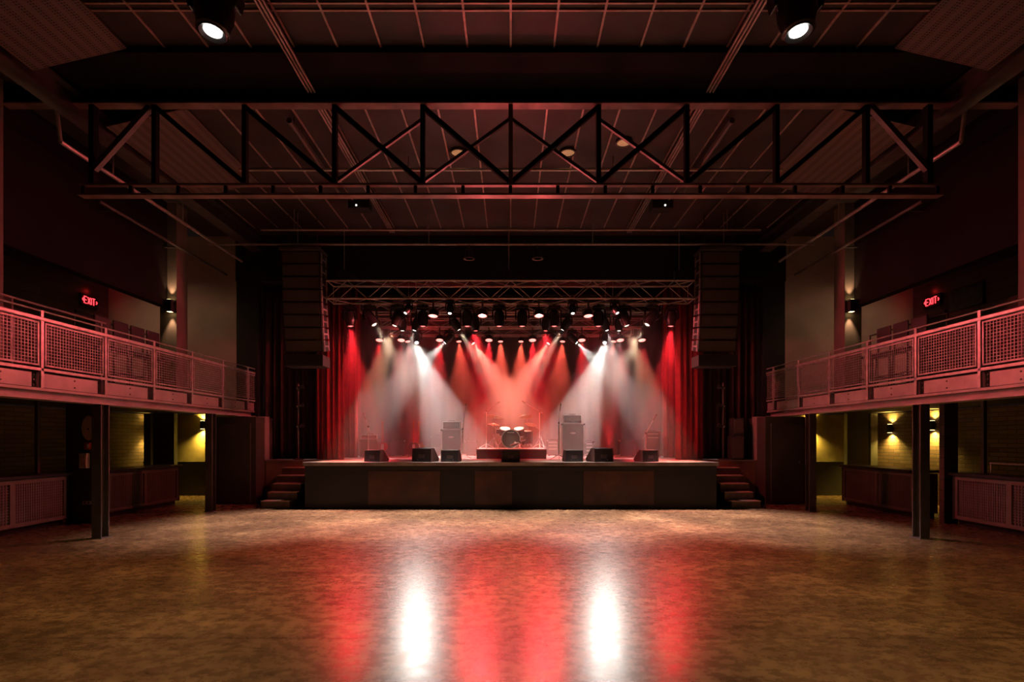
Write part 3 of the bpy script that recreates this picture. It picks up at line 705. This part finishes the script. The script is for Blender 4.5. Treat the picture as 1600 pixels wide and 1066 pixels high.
# third truss
row('m', .95, T3Y+.13, T3Z, mir([
    (651, Vector((-2.4, 13.2, 0)), E_BEST, [(L_FRONT, C_WHITE, 32, .7, (-1.5, 7.2, 0)), (L_WHITE*2.2, C_WHITE, 36, .35, at(688, 640, 16.0))], 'moving head with the strongest white beam'),
    (702, at(655, 575, 16.3), E_WHITE, [(L_WHITE*1.0, C_WHITE, 30, .3)], 'moving head with white beam crossing outwards'),
    (734, at(783, 600, 16.3), E_AMBER, [(L_AMBER*2.6, SALMON, 30, .35)], 'moving head with salmon beam crossing inwards')]),
    'moving heads on the third truss', 'third truss')
row('p', .95, T3Y-.13, T3Z, mir([(u, (gx(u, T3Y)*.98, T3Y-1.4, ST), E_RED, [(L_RED*pw, C_RED, 30, .5)], 'red par light') for u, pw in ((593, .4), (627, .4), (687, .8), (764, 1.2))]), 'red pars on the third truss', 'third truss')
row('p', .75, T4Y-.13, T4Z, mir([(u, (gx(u, T4Y)*.8, T4Y-1.0, ST), E_RED, [(L_RED*pw, (1, .10, .06), 36, .6)], 'red par light') for u, pw in ((637, .4), (717, 1.1), (782, 1.3))]), 'red pars on the rear truss', 'rear truss')
# floor uplights
for u, s in ((648, -1), (953, 1)):
    p = at(u, 712, 17.2); p.z = ST
    f = thing('floor_uplight', 'small red uplight standing on the stage floor '+SIDE[s], 'stage light', p, 'floor uplights')
    MB().lathe([(0, .06), (.07, .06), (.1, .12), (.105, .26), (.095, .26), (.09, .24), (0, .24)], 16, Matrix.Translation(p)).build('can', M['plastic'], f, True)
    MB().lathe([(0, .245), (.088, .245), (.05, .255), (0, .257)], 16, Matrix.Translation(p)).build('lens', E_REDHOT, f, True)
    b = MB().box(p.x-.13, p.x+.13, p.y-.05, p.y+.05, p.z, p.z+.02)
    for q in (-1, 1): b.box(p.x+q*.12-.01, p.x+q*.12+.01, p.y-.02, p.y+.02, p.z+.02, p.z+.2)
    b.build('bracket', M['steel'], f)
    o = spot('uplight_lamp', (0, 0, .27), (-.12*s, .05, 3), L_RED*.3, C_RED, 46, .7, .04); o.parent = f
# spots on the front truss that light the hall floor just before the stage
for i, u in enumerate((640, 705, 893, 958)):
    fixture('m', .7, (gx(u, T1Y), T1Y-.22, T1Z), ((-4.6, -1.6, 1.6, 4.6)[i], 10.7, 0), 'small moving head on the front truss lighting the hall floor, %s %s' % (ORD[i], END), 'hall floor spots', E_WHITE2, [(L_POOL, (1, .74, .72), 50, .8)])
# house moving heads hung in the hall
pp = MB().tube((-5, 5.3, 6.72), (5, 5.3, 6.72), .03)
for x in (-4.5, 0, 4.5): pp.tube((x, 5.3, 6.72), (x, 5.3, CEIL-.023), .015)
tag(pp.build('lighting_pipe', M['steel'], None, True), 'steel pipe carrying the two large house lights', 'pipe')
for u, s in ((336, -1), (1244, 1)):
    p = at(u, 95, 5.3)
    hh = fixture('m', 1.5, (p.x, 5.3, 6.70), (p.x*1.0+.25*-s*-1, 4.9, 0), 'large black moving head glowing white, hung near the camera '+SIDE[s], 'house moving heads', E_HOUSE, [(L_HOUSE, (1, .66, .26), 120, 1.0)])
    for q in hh.children:
        for ln in q.children: pass
# two small lamps on the cross pipe over the stage
for u, s in ((733, -1), (840, 1)):
    x = gx(u, 12.5)
    f = thing('pipe_lamp', 'small black lamp on the cross pipe above the front truss '+SIDE[s], 'stage light', (x, 12.5, 6.4), 'cross pipe lamps')
    MB().box(x-.02, x+.02, 12.48, 12.52, 6.35, 6.43).build('clamp', M['steel'], f)
    MB().lathe([(0, .25), (.07, .24), (.1, .14), (.1, .0), (.09, 0), (.085, .05), (0, .05)], 16, Matrix.Translation((x, 12.5, 6.1))).build('can', M['plastic'], f, True)
    MB().lathe([(.1, 0), (.14, -.01), (.14, .01), (.1, .02), (.1, 0)], 16, Matrix.Translation((x, 12.5, 6.1))).build('collar', M['steel'], f, True)

# ------------------------------------------------------------------ PA
for s in (-1, 1):
    xo = s*5.13; Y0 = 12.5
    la = thing('line_array', 'hanging black line array speaker column '+SIDE[s], 'speaker', (xo, Y0, 6.3), 'hanging line arrays')
    z = gz(393, Y0); tilt = 0; y = Y0
    MB().box(xo-.5, xo+.5, y-.1, y+.45, z+.02, z+.08).build('bumper_frame', M['steel'], la)
    for dx in (-.35, .35): MB().tube((xo+dx, y+.15, z+.08), (xo+dx, y+.15, CEIL-.012), .015).build('hanging_chain', M['steel'], la)
    for k in range(8):
        tilt = R(.5+k*1.4); h = .3
        m = Matrix.Translation((xo, y, z)) @ Matrix.Rotation(tilt, 4, 'X')
        cb = MB().prism([(-.0, 0), (.5, -.035), (.5, -h+.035), (0, -h+.012)], -.47, .47, 'x', m).build('cabinet', M['plastic'], la, bevel=.008)
        gl = MB().prism([(-.012, -.02), (0, -.02), (0, -h+.03), (-.012, -h+.03)], -.44, .44, 'x', m).build('front_grille', M['grille'], cb)
        for q in (-1, 1):
            pl_ = MB().box(*sb(q, .472, .485), .06, .12, -h+.02, -.0, m).box(*sb(q, .472, .485), .36, .42, -h+.04, -.02, m).box(*sb(q, .472, .482), .12, .36, -h*.5-.02, -h*.5+.02, m)
            pl_.build('rigging_plate', M['galv'], cb)
        v = m @ Vector((0, 0, -h-.006)); y, z = v.y, v.z
    # dark under-hung box
    m = Matrix.Translation((xo, Y0+.15, z-.06))
    MB().box(-.49, .49, 0, .5, -.28, -.0, m).build('down_fill_cabinet', M['tolex'], la, bevel=.01)
    for dx in (-.3, .3): MB().tube((xo+dx, Y0+.3, z-.08), (xo+dx, Y0+.3, z+.1), .012).build('sling', M['steel'], la)
# subwoofer stack on the wing, brick side
for k, (z0, z1, wd) in enumerate(((ST, ST+.66, 'lower'), (ST+.66, ST+1.14, 'upper'))):
    x0, x1 = 5.98+.04*k, 6.32
    sw = thing('subwoofer', wd+' black speaker cabinet of the stack on the stage wing', 'speaker', (6.15, 13.9, z0), 'wing speaker stack')
    MB().box(x0, x1, 13.85, 14.15, z0+.001, z1-.001).build('cabinet', M['tolex'], sw, bevel=.012)
    MB().box(x0+.03, x1-.03, 13.835, 13.85, z0+.05, z1-.05).build('grille', M['grille'], sw)
    MB().box(x0+.1, x1-.1, 13.825, 13.835, z1-.045, z1-.025).build('handle', M['steel'], sw)
for s, u in ((-1, 466), (1, 1130)):
    p = at(u, 716, 14.0); p.z = ST
    bo = thing('lighting_boom', 'slim boom stand with small clamped lamps before the black curtain '+SIDE[s], 'stand', p, 'wing booms')
    MB().lathe([(0, 0), (.14, 0), (.14, .02), (.03, .04), (0, .04)], 16, Matrix.Translation(p)).build('base', M['black'], bo, True)
    MB().tube(p, p+Vector((0, 0, 2.1)), .02).build('pole', M['steel'], bo, True)
    for z in (.9, 1.45, 1.95):
        MB().cbox(p+Vector((0, -.03, z)), (.05, .05, .05)).build('clamp', M['galv'], bo)
        MB().lathe([(0, 0), (.045, 0), (.055, .14), (.045, .14), (0, .12)], 12, Matrix.Translation(p+Vector((-s*.04, -.06, z))) @ Matrix.Rotation(-s*R(70), 4, 'Y')).build('lamp_can', M['plastic'], bo, True)

# ------------------------------------------------------------------ backline
def wedge():
    t_ = thing('floor_monitor', 'x', 'monitor speaker', (0, 0, 0))
    pr = [(-.02, 0), (.36, 0), (.40, .06), (.14, .29), (.0, .29)]     # back (towards hall) at y=0
    MB().prism(pr, -.21, .21, 'x').build('cabinet', M['tolex'], t_, bevel=.008, local=True)
    for s in (-1, 1): MB().prism([(-.022, 0), (.362, 0), (.402, .06), (.142, .292), (-.002, .292)], *sb(s, .21, .225), 'x').build('cheek', M['barback'], t_, local=True)
    n = Vector((0, .23, .26)).normalized(); a, b = Vector((0, .395, .07)), Vector((0, .145, .287))
    MB().add([(-.19, a.y+.003, a.z+.004), (.19, a.y+.003, a.z+.004), (.19, b.y+.003, b.z+.004), (-.19, b.y+.003, b.z+.004), (-.19, a.y+.012, a.z+.014), (.19, a.y+.012, a.z+.014), (.19, b.y+.012, b.z+.014), (-.19, b.y+.012, b.z+.014)], [(0, 3, 2, 1), (4, 5, 6, 7), (0, 1, 5, 4), (2, 3, 7, 6), (0, 4, 7, 3), (1, 2, 6, 5)]).build('grille', M['grille'], t_, local=True)
    MB().box(-.07, .07, -.022, -.012, .08, .16).build('jack_plate', M['steel'], t_, local=True)
    for s in (-1, 1): MB().lathe([(0, 0), (.012, 0), (.01, .012), (0, .013)], 8, Matrix.Translation((s*.08, -.022, .05)) @ Matrix.Rotation(R(90), 4, 'X')).build('connector', M['chrome'], t_, local=True)
    return t_
wp = wedge(); wl = [(582, 12.62, -18, 'outermost floor monitor before the small amplifier'), (659, 12.6, -16, 'floor monitor with a pale cheek, beside the flight cases'), (703, 12.62, -4, 'floor monitor standing before the guitar stack'), (798, 12.6, 0, 'floor monitor standing before the drum riser'), (897, 12.62, 5, 'floor monitor standing before the tall bass stack'), (943, 12.6, 18, 'floor monitor with a pale cheek, beside the bass stack'), (1016, 12.64, 18, 'outermost floor monitor beside the brick-side amplifier')]
for i, (u, y, rz, lb) in enumerate(wl):
    loc = (gx(u, y), y, ST); k = 1.15 if i in (1, 5) else 1.0
    o = wp if i == 0 else dup(wp, loc)
    o.location = loc; o.rotation_euler = (0, 0, R(rz)); o.scale = (k, k, k); o['label'] = 'black '+lb; o['group'] = 'floor monitors along the stage edge'

def cabinet(name, label, u0, u1, vt, Y, dep=.36, z0=ST, badge=False, rows=0, grp=None, m=None, handle=True):
    x0, x1, z1 = gx(u0, Y), gx(u1, Y), gz(vt, Y)
    t_ = thing(name, label, 'amplifier' if 'case' not in name else 'flight case', ((x0+x1)/2, Y, z0), grp)
    MB().box(x0, x1, Y+.02, Y+dep, z0+.03, z1).build('cabinet', m or M['tolex'], t_, bevel=.012)
    e = .018; f = MB()
    for xa, xb, za, zb in ((x0, x0+e, z0+.03, z1), (x1-e, x1, z0+.03, z1), (x0+e, x1-e, z1-e, z1), (x0+e, x1-e, z0+.03, z0+.03+e)): f.box(xa, xb, Y-.0, Y+.02, za, zb)
    f.build('edge_trim', M['galv'] if badge else M['steel'], t_)
    MB().box(x0+e, x1-e, Y+.008, Y+.02, z0+.03+e, z1-e).build('grille', M['grille'], t_)
    for x in (x0, x1):
        for z in (z0+.04, z1-.024): MB().cbox((x, Y+.02, z), (.05, .05, .05)).build('corner_guard', M['chrome'], t_)

    for x in (x0+.06, x1-.06): MB().tube((x, Y+.08, z0), (x, Y+.08, z0+.03), .025).build('caster', M['rubber'], t_)
    for x in (x0+.06, x1-.06): MB().tube((x, Y+dep-.06, z0), (x, Y+dep-.06, z0+.03), .025).build('caster', M['rubber'], t_)
    if badge:
        cx, cz = (x0+x1)/2, badge if isinstance(badge, float) else z0+(z1-z0)*.72
        MB().lathe([(0, 0), (.09, 0), (.085, .012), (0, .014)], 20, Matrix.Translation((cx, Y+.008, cz)) @ Matrix.Rotation(R(90), 4, 'X') @ Matrix.Diagonal((1, .28, 1, 1))).build('badge', M['white'], t_)
    for k in range(rows):
        z = z1-.1-k*.11; MB().box(x0+.04, x1-.04, Y-.004, Y+.008, z, z+.035).build('control_strip', M['galv'], t_)
    if handle:
        h = MB().path([((x0+x1)/2-.09, Y+dep/2, z1), ((x0+x1)/2-.07, Y+dep/2, z1+.03), ((x0+x1)/2+.07, Y+dep/2, z1+.03), ((x0+x1)/2+.09, Y+dep/2, z1)], .01); h.build('handle', M['rubber'], t_, True)
    return t_
def amp_head(label, u0, u1, vt, vb, Y, dep=.28):
    x0, x1, z0, z1 = gx(u0, Y), gx(u1, Y), gz(vb, Y)+.012, gz(vt, Y)
    t_ = thing('amplifier_head', label, 'amplifier', ((x0+x1)/2, Y, z0), 'amplifier heads')
    MB().box(x0, x1, Y+.03, Y+dep, z0, z1).build('cabinet', M['tolex'], t_, bevel=.01)
    e = .014; f = MB()
    for xa, xb, za, zb in ((x0, x0+e, z0, z1), (x1-e, x1, z0, z1), (x0+e, x1-e, z1-e, z1), (x0+e, x1-e, z0, z0+e)): f.box(xa, xb, Y+.005, Y+.03, za, zb)
    f.build('edge_trim', M['galv'], t_)
    MB().box(x0+e, x1-e, Y+.012, Y+.03, z0+e, z0+e+.06).build('control_panel', M['chrome'], t_)
    MB().box(x0+.06, x1-.06, Y+.015, Y+.03, z0+.09, z1-.03).build('vent_grille', M['grille'], t_)
    for k in range(6):
        x = x0+.07+(x1-x0-.14)*k/5
        MB().lathe([(0, 0), (.013, 0), (.01, .015), (0, .015)], 10, Matrix.Translation((x, Y+.012, z0+e+.03)) @ Matrix.Rotation(R(90), 4, 'X')).build('knob', M['plastic'], t_)
    for x in (x0+.05, x1-.05): MB().tube((x, Y+.08, z0-.012), (x, Y+.08, z0), .015).build('foot', M['rubber'], t_)
    MB().path([((x0+x1)/2-.1, Y+dep/2, z1), ((x0+x1)/2-.08, Y+dep/2, z1+.03), ((x0+x1)/2+.08, Y+dep/2, z1+.03), ((x0+x1)/2+.1, Y+dep/2, z1)], .01).build('handle', M['rubber'], t_, True)
    return t_
cabinet('speaker_cabinet', 'black guitar speaker cabinet with an oval badge beside the leaning microphone stand', 690, 720, 671, 15.6, badge=True, grp='speaker cabinets', handle=False)
amp_head('guitar amplifier head on the cabinet with the oval badge', 691.5, 718.5, 659, 671, 15.62)
cabinet('speaker_cabinet', 'tallest black bass speaker cabinet, near the centre of the brick side', 878, 912.5, 662, 15.5, badge=True, grp='speaker cabinets', handle=False)
amp_head('bass amplifier head with a bright face on the tallest cabinet', 881, 909, 648.5, 662, 15.52)
cabinet('speaker_cabinet', 'dark amplifier cabinet behind the outermost monitor '+SIDE[-1], 563, 590, 687, 15.3, badge=False, rows=0, grp='speaker cabinets', handle=False)
amp_head('small amplifier head on the outermost cabinet '+SIDE[-1], 564, 589, 679.5, 687, 15.32)
cabinet('speaker_cabinet', 'tall dark amplifier cabinet beside the curtain '+SIDE[1], 1010, 1031, 674, 15.3, rows=2, grp='speaker cabinets')
cabinet('combo_amplifier', 'low combo amplifier with bright edges beside the guitar '+SIDE[-1], 609.5, 632, 688, 17.0, dep=.3, grp='combo amplifiers')
cabinet('combo_amplifier', 'low combo amplifier with a bright side between uplight and curtain '+SIDE[1], 968.5, 994, 688, 16.8, dep=.3, grp='combo amplifiers')
cabinet('combo_amplifier', 'striped combo amplifier beside the drum riser', 855.5, 872, 687.5, 17.0, dep=.3, rows=3, grp='combo amplifiers')
cabinet('rack_case', 'rack case with drawers beside the tallest cabinet', 914.5, 927, 690, 16.6, dep=.35, rows=4, m=M['plastic'], grp='rack cases')
cabinet('flight_case', 'low wide flight case behind the pale-cheeked monitor '+SIDE[-1], 656, 688, 699.5, 16.9, dep=.5, m=M['plastic'], grp='flight cases', handle=False)
cabinet('flight_case', 'upright flight case between the low case and guitar stack', 674, 691, 682, 17.5, dep=.4, m=M['plastic'], grp='flight cases')
cabinet('flight_case', 'dark flight case behind the leaning microphone stand', 727, 745, 689, 17.3, dep=.4, m=M['plastic'], grp='flight cases')

def tripod(p, h, spread, n=3, r=.012, rot=0):
    m = MB()
    for k in range(n):
        a = rot+2*math.pi*k/n
        m.tube(p+Vector((0, 0, h)), p+Vector((spread*math.cos(a), spread*math.sin(a), .008)), r, 6)
    return m
def mic_stand(p, h, tip, label, mic=True):
    p = Vector(p); top = p+Vector((0, 0, h)); tip = Vector(tip)
    t_ = thing('microphone_stand', label, 'microphone stand', p, 'microphone stands')
    for k in range(3):
        a = .5+2*math.pi*k/3
        MB().tube(p+Vector((0, 0, .14)), p+Vector((.26*math.cos(a), .26*math.sin(a), .01)), .011, 6).build('leg', M['galv'], t_)
    MB().tube(p+Vector((0, 0, .1)), top, .013).build('pole', M['galv'], t_, True)
    MB().cbox(top, (.04, .04, .05)).build('clutch', M['plastic'], t_)
    d = (tip-top).normalized()
    MB().tube(top-d*.18, tip, .009).build('boom', M['galv'], t_, True)
    if mic:
        q = Matrix.Translation(tip) @ d.to_track_quat('Z', 'Y').to_matrix().to_4x4()
        MB().lathe([(0, -.02), (.012, -.02), (.017, .1), (.026, .12), (.028, .15), (.018, .18), (0, .185)], 12, q).build('microphone', M['chrome'], t_, True)
    return t_
def onst(u, Y): return Vector((gx(u, Y), Y, ST))
mic_stand(onst(723, 14.6), .85, at(727, 641, 14.5), 'leaning microphone stand beside the guitar stack')
mic_stand(onst(575.5, 13.9), .9, at(571.5, 655, 13.8), 'microphone stand before the outermost cabinet '+SIDE[-1])
mic_stand(onst(873, 13.9), 1.0, at(875, 641, 13.8), 'upright microphone stand beside the tallest cabinet')
mic_stand(onst(1009, 13.9), .72, at(1021, 656, 13.9), 'microphone stand before the amplifier by the curtain '+SIDE[1])
def guitar(u, Y, label, col):
    p = onst(u, Y)
    g_ = thing('electric_guitar', label, 'guitar', p+Vector((0, 0, .12)), 'guitars on stands')
    th = []
    for k in range(28):
        a = 2*math.pi*k/28; r = .15+.035*math.cos(2*a)-.0*math.sin(a); th.append((p.x+r*.85*math.cos(a), p.z+.32+r*1.15*math.sin(a)))
    MB().prism(th, p.y-.02, p.y+.02, 'y').build('body', col, g_, bevel=.006)
    MB().box(p.x-.02, p.x+.02, p.y-.03, p.y-.01, p.z+.42, p.z+.98).build('neck', M['wood'], g_)
    MB().prism([(p.x-.03, p.z+.98), (p.x+.03, p.z+.98), (p.x+.045, p.z+1.12), (p.x-.02, p.z+1.14)], p.y-.028, p.y-.008, 'y').build('headstock', M['wood'], g_)
    MB().box(p.x-.04, p.x+.04, p.y-.026, p.y-.02, p.z+.22, p.z+.4).build('pickguard', M['white'], g_)
    s_ = thing('guitar_stand', 'folding guitar stand under the '+label.split(' leaning')[0], 'guitar stand', p, 'guitar stands')
    for dx, dy in ((-.16, -.06), (.16, -.06), (0, .22)): MB().tube(p+Vector((dx, dy, .008)), p+Vector((0, .05, .42)), .01, 6).build('leg', M['steel'], s_)
    for dx in (-.07, .07): MB().tube(p+Vector((dx, .06, .12)), p+Vector((dx, -.06, .12)), .01, 6).build('cradle_arm', M['rubber'], s_)
    MB().tube(p+Vector((-.08, .055, .12)), p+Vector((.08, .055, .12)), .01, 6).build('crossbar', M['steel'], s_)
guitar(598, 16.2, 'red guitar leaning on a stand beside the outermost cabinet', M['redplastic'])
guitar(646.5, 15.9, 'dark guitar leaning on a stand behind the pale-cheeked monitor', M['drumwrap'])
guitar(655, 16.4, 'brown guitar leaning on a stand beside the flight cases', M['wood'])

# drums
RZ = ST+.28
rs = thing('drum_riser', 'low platform carrying the drum kit at centre stage', 'riser', (0.02, 14.5, ST))
MB().box(-.97, 1.01, 14.52, 16.4, ST, RZ-.03).build('skirt', M['tolex'], rs)
MB().box(-.99, 1.03, 14.5, 16.42, RZ-.03, RZ).build('deck', M['stagetop'], rs, bevel=.006)
DY = 15.2
bd = thing('bass_drum', 'bass drum with a dark front head facing the hall', 'drum', (0, DY, RZ), 'drum kit')
c = Vector((0, DY, RZ+.285)); RX = Matrix.Translation(c) @ Matrix.Rotation(R(90), 4, 'X')
MB().lathe([(.265, -.2), (.27, -.2), (.27, .2), (.265, .2)], 32, RX).build('shell', M['drumwrap'], bd, True)
for z, nm in ((.2, 'front_hoop'), (-.2, 'rear_hoop')):
    MB().lathe([(.262, z-.02), (.285, z-.02), (.285, z+.02), (.262, z+.02), (.262, z-.02)], 32, RX).build(nm, M['galv'], bd, True)
fh = MB().lathe([(0, .19), (.263, .19), (.263, .2), (0, .2)], 32, RX).build('front_head', M['darkhead'], bd)
MB().box(-.1, .1, DY-.206, DY-.2, c.z+.17, c.z+.205).build('logo_strip', M['white'], fh)
MB().lathe([(0, .2), (.03, .2), (.03, .203), (0, .203)], 16, RX @ Matrix.Translation((.13, -.1, 0))).build('port_ring', M['white'], fh)
MB().lathe([(0, -.2), (.263, -.2), (.263, -.19), (0, -.19)], 32, RX).build('rear_head', M['head'], bd)
for s in (-1, 1): MB().tube((s*.25, DY-.1, c.z-.05), (s*.34, DY-.22, RZ+.008), .012).build('spur', M['chrome'], bd, True)
def drum(p, r, h, label, tiltx=0, tilty=0, legs=None):
    p = Vector(p); t_ = thing('tom_drum', label, 'drum', p, 'drum kit')
    m = Matrix.Translation(p) @ Matrix.Rotation(R(tiltx), 4, 'X') @ Matrix.Rotation(R(tilty), 4, 'Y')
    MB().lathe([(r*.97, -h), (r, -h), (r, 0), (r*.97, 0)], 24, m).build('shell', M['drumwrap'], t_, True)
    MB().lathe([(0, -.004), (r*.97, -.004), (r*.97, .004), (0, .004)], 24, m).build('batter_head', M['head'], t_)
    MB().lathe([(0, -h-.002), (r*.97, -h-.002), (r*.97, -h+.002), (0, -h+.002)], 24, m).build('resonant_head', M['head'], t_)
    for z in (.002, -h): MB().lathe([(r*.985, z-.012), (r*1.05, z-.012), (r*1.05, z+.014), (r*.985, z+.014), (r*.985, z-.012)], 24, m).build('hoop', M['chrome'], t_, True)
    for k in range(6):
        a = 2*math.pi*k/6+.3
        MB().tube(m @ Vector((r*1.03*math.cos(a), r*1.03*math.sin(a), -.01)), m @ Vector((r*1.03*math.cos(a), r*1.03*math.sin(a), -h+.01)), .006, 6).build('tension_rod', M['chrome'], t_)
    for q in legs or (): MB().tube(q[0], q[1], .011, 6).build(q[2], M['chrome'], t_, True)
    return t_
drum(at(789, 670, 15.15), .155, .2, 'rack tom over the bass drum '+SIDE[-1], 22, 4, [((at(789, 670, 15.15)+Vector((.1, .0, -.2))), (.0, DY, c.z+.285), 'mount_arm')])
drum(at(811, 670, 15.15), .15, .2, 'rack tom over the bass drum '+SIDE[1], 22, -4, [((at(811, 670, 15.15)+Vector((-.1, .0, -.2))), (.0, DY, c.z+.285), 'mount_arm')])
def floor_legs(p, r):
    return [(Vector((p[0]+r*math.cos(a), p[1]+r*math.sin(a), p[2]-.1)), Vector((p[0]+r*1.05*math.cos(a), p[1]+r*1.05*math.sin(a), RZ)), 'leg') for a in (.5, 2.6, 4.7)]
p = (gx(822, 15.6), 15.6, RZ+.52); drum(p, .2, .38, 'floor tom on three legs beside the bass drum', 4, 0, floor_legs(p, .21))
p = (gx(784, 15.8), 15.8, RZ+.58); drum(p, .18, .14, 'snare drum on its stand behind the bass drum', 4, 0, [(Vector(p)+Vector((.0, 0, -.14)), Vector((p[0], p[1], RZ+.12)), 'stand_pole')] + [(Vector((p[0], p[1], RZ+.25)), Vector((p[0]+.22*math.cos(a), p[1]+.22*math.sin(a), RZ)), 'leg') for a in (.4, 2.5, 4.6)])
def cymbal(p, r, label, tiltx, tilty, base, hats=False):
    p = Vector(p); b = Vector((base[0], base[1], RZ))
    t_ = thing('hi_hat' if hats else 'cymbal', label, 'cymbal', b, 'cymbals')
    m = Matrix.Translation(p) @ Matrix.Rotation(R(tiltx), 4, 'X') @ Matrix.Rotation(R(tilty), 4, 'Y')
    pr = [(0, .035), (.02, .034), (.04, .02), (.055, .012), (r, -.012), (r, -.016), (.055, .008), (.03, .018), (0, .03)]
    MB().lathe(pr, 28, m).build('bronze_disc', M['brass'], t_, True)
    if hats: MB().lathe([(x, -z-.035) for x, z in pr], 28, m).build('lower_disc', M['brass'], t_, True)
    MB().tube(m @ Vector((0, 0, .03)), m @ Vector((0, 0, .075)), .012, 8).build('wing_nut', M['chrome'], t_)
    mid = Vector((b.x, b.y, b.z+(p.z-b.z)*.75))
    MB().tube(b+Vector((0, 0, .05)), mid, .012).build('stand_pole', M['chrome'], t_, True)
    MB().tube(mid, p+Vector((0, 0, .03)), .009).build('stand_arm', M['chrome'], t_, True)
    for k in range(3):
        a = .9+2*math.pi*k/3
        MB().tube(b+Vector((0, 0, .34)), b+Vector((.24*math.cos(a), .24*math.sin(a), .008)), .01, 6).build('leg', M['chrome'], t_)
cymbal(at(773.5, 651, 15.3), .26, 'crash cymbal tilted high over the kit '+SIDE[-1], -8, 9, (gx(772, 15.4), 15.4))
cymbal(at(822, 651, 15.3), .2, 'crash cymbal high over the kit '+SIDE[1], -14, -2, (gx(825, 16.06), 16.06))
cymbal(at(771.5, 663, 15.95), .18, 'pair of hi-hat cymbals beside the rack tom', -3, 6, (gx(771, 15.95), 15.95), True)
cymbal(at(829, 663, 15.6), .19, 'wide ride cymbal low over the floor tom', -14, 10, (gx(845, 15.8), 15.8))
mic_stand(Vector((gx(760, 15.9), 15.9, RZ)), 1.15, at(775, 632, 15.5), 'overhead microphone boom beside the crash cymbal '+SIDE[-1])
mic_stand(Vector((gx(843, 16.1), 16.1, RZ)), 1.15, at(821, 630, 15.5), 'overhead microphone boom beside the crash cymbal '+SIDE[1])
mic_stand(Vector((gx(812, 14.7), 14.7, RZ)), .2, at(806, 693, 14.72), 'short microphone stand before the bass drum')
th = thing('drum_throne', 'round drum stool behind the kit', 'stool', (.05, 16.15, RZ))
MB().lathe([(0, .5), (.15, .5), (.17, .47), (.17, .43), (.15, .41), (0, .41)], 20, Matrix.Translation((.05, 16.15, RZ))).build('seat', M['seat'], th, True)
MB().tube((.05, 16.15, RZ+.12), (.05, 16.15, RZ+.41), .016).build('pole', M['chrome'], th, True)
for k in range(3):
    a = 2*math.pi*k/3; MB().tube((.05, 16.15, RZ+.25), (.05+.2*math.cos(a), 16.15+.2*math.sin(a), RZ+.008), .01, 6).build('leg', M['chrome'], th)

# ------------------------------------------------------------------ haze on the stage
hz = bpy.data.materials.new('stage_haze'); hz.use_nodes = True; nt = hz.node_tree
nt.nodes.remove(nt.nodes['Principled BSDF'])
vs_ = nt.nodes.new('ShaderNodeVolumeScatter'); vs_.inputs['Density'].default_value = HAZE; vs_.inputs['Anisotropy'].default_value = 0.25
vs_.inputs['Color'].default_value = (1, .97, .95, 1)
nt.links.new(vs_.outputs[0], nt.nodes['Material Output'].inputs['Volume'])
hzo = MB().box(-5.02, 5.02, 13.12, 18.5, ST+.002, 5.72).build('stage_haze', hz)
tag(hzo, 'thin theatrical haze filling the lit stage', 'haze', kind='stuff')
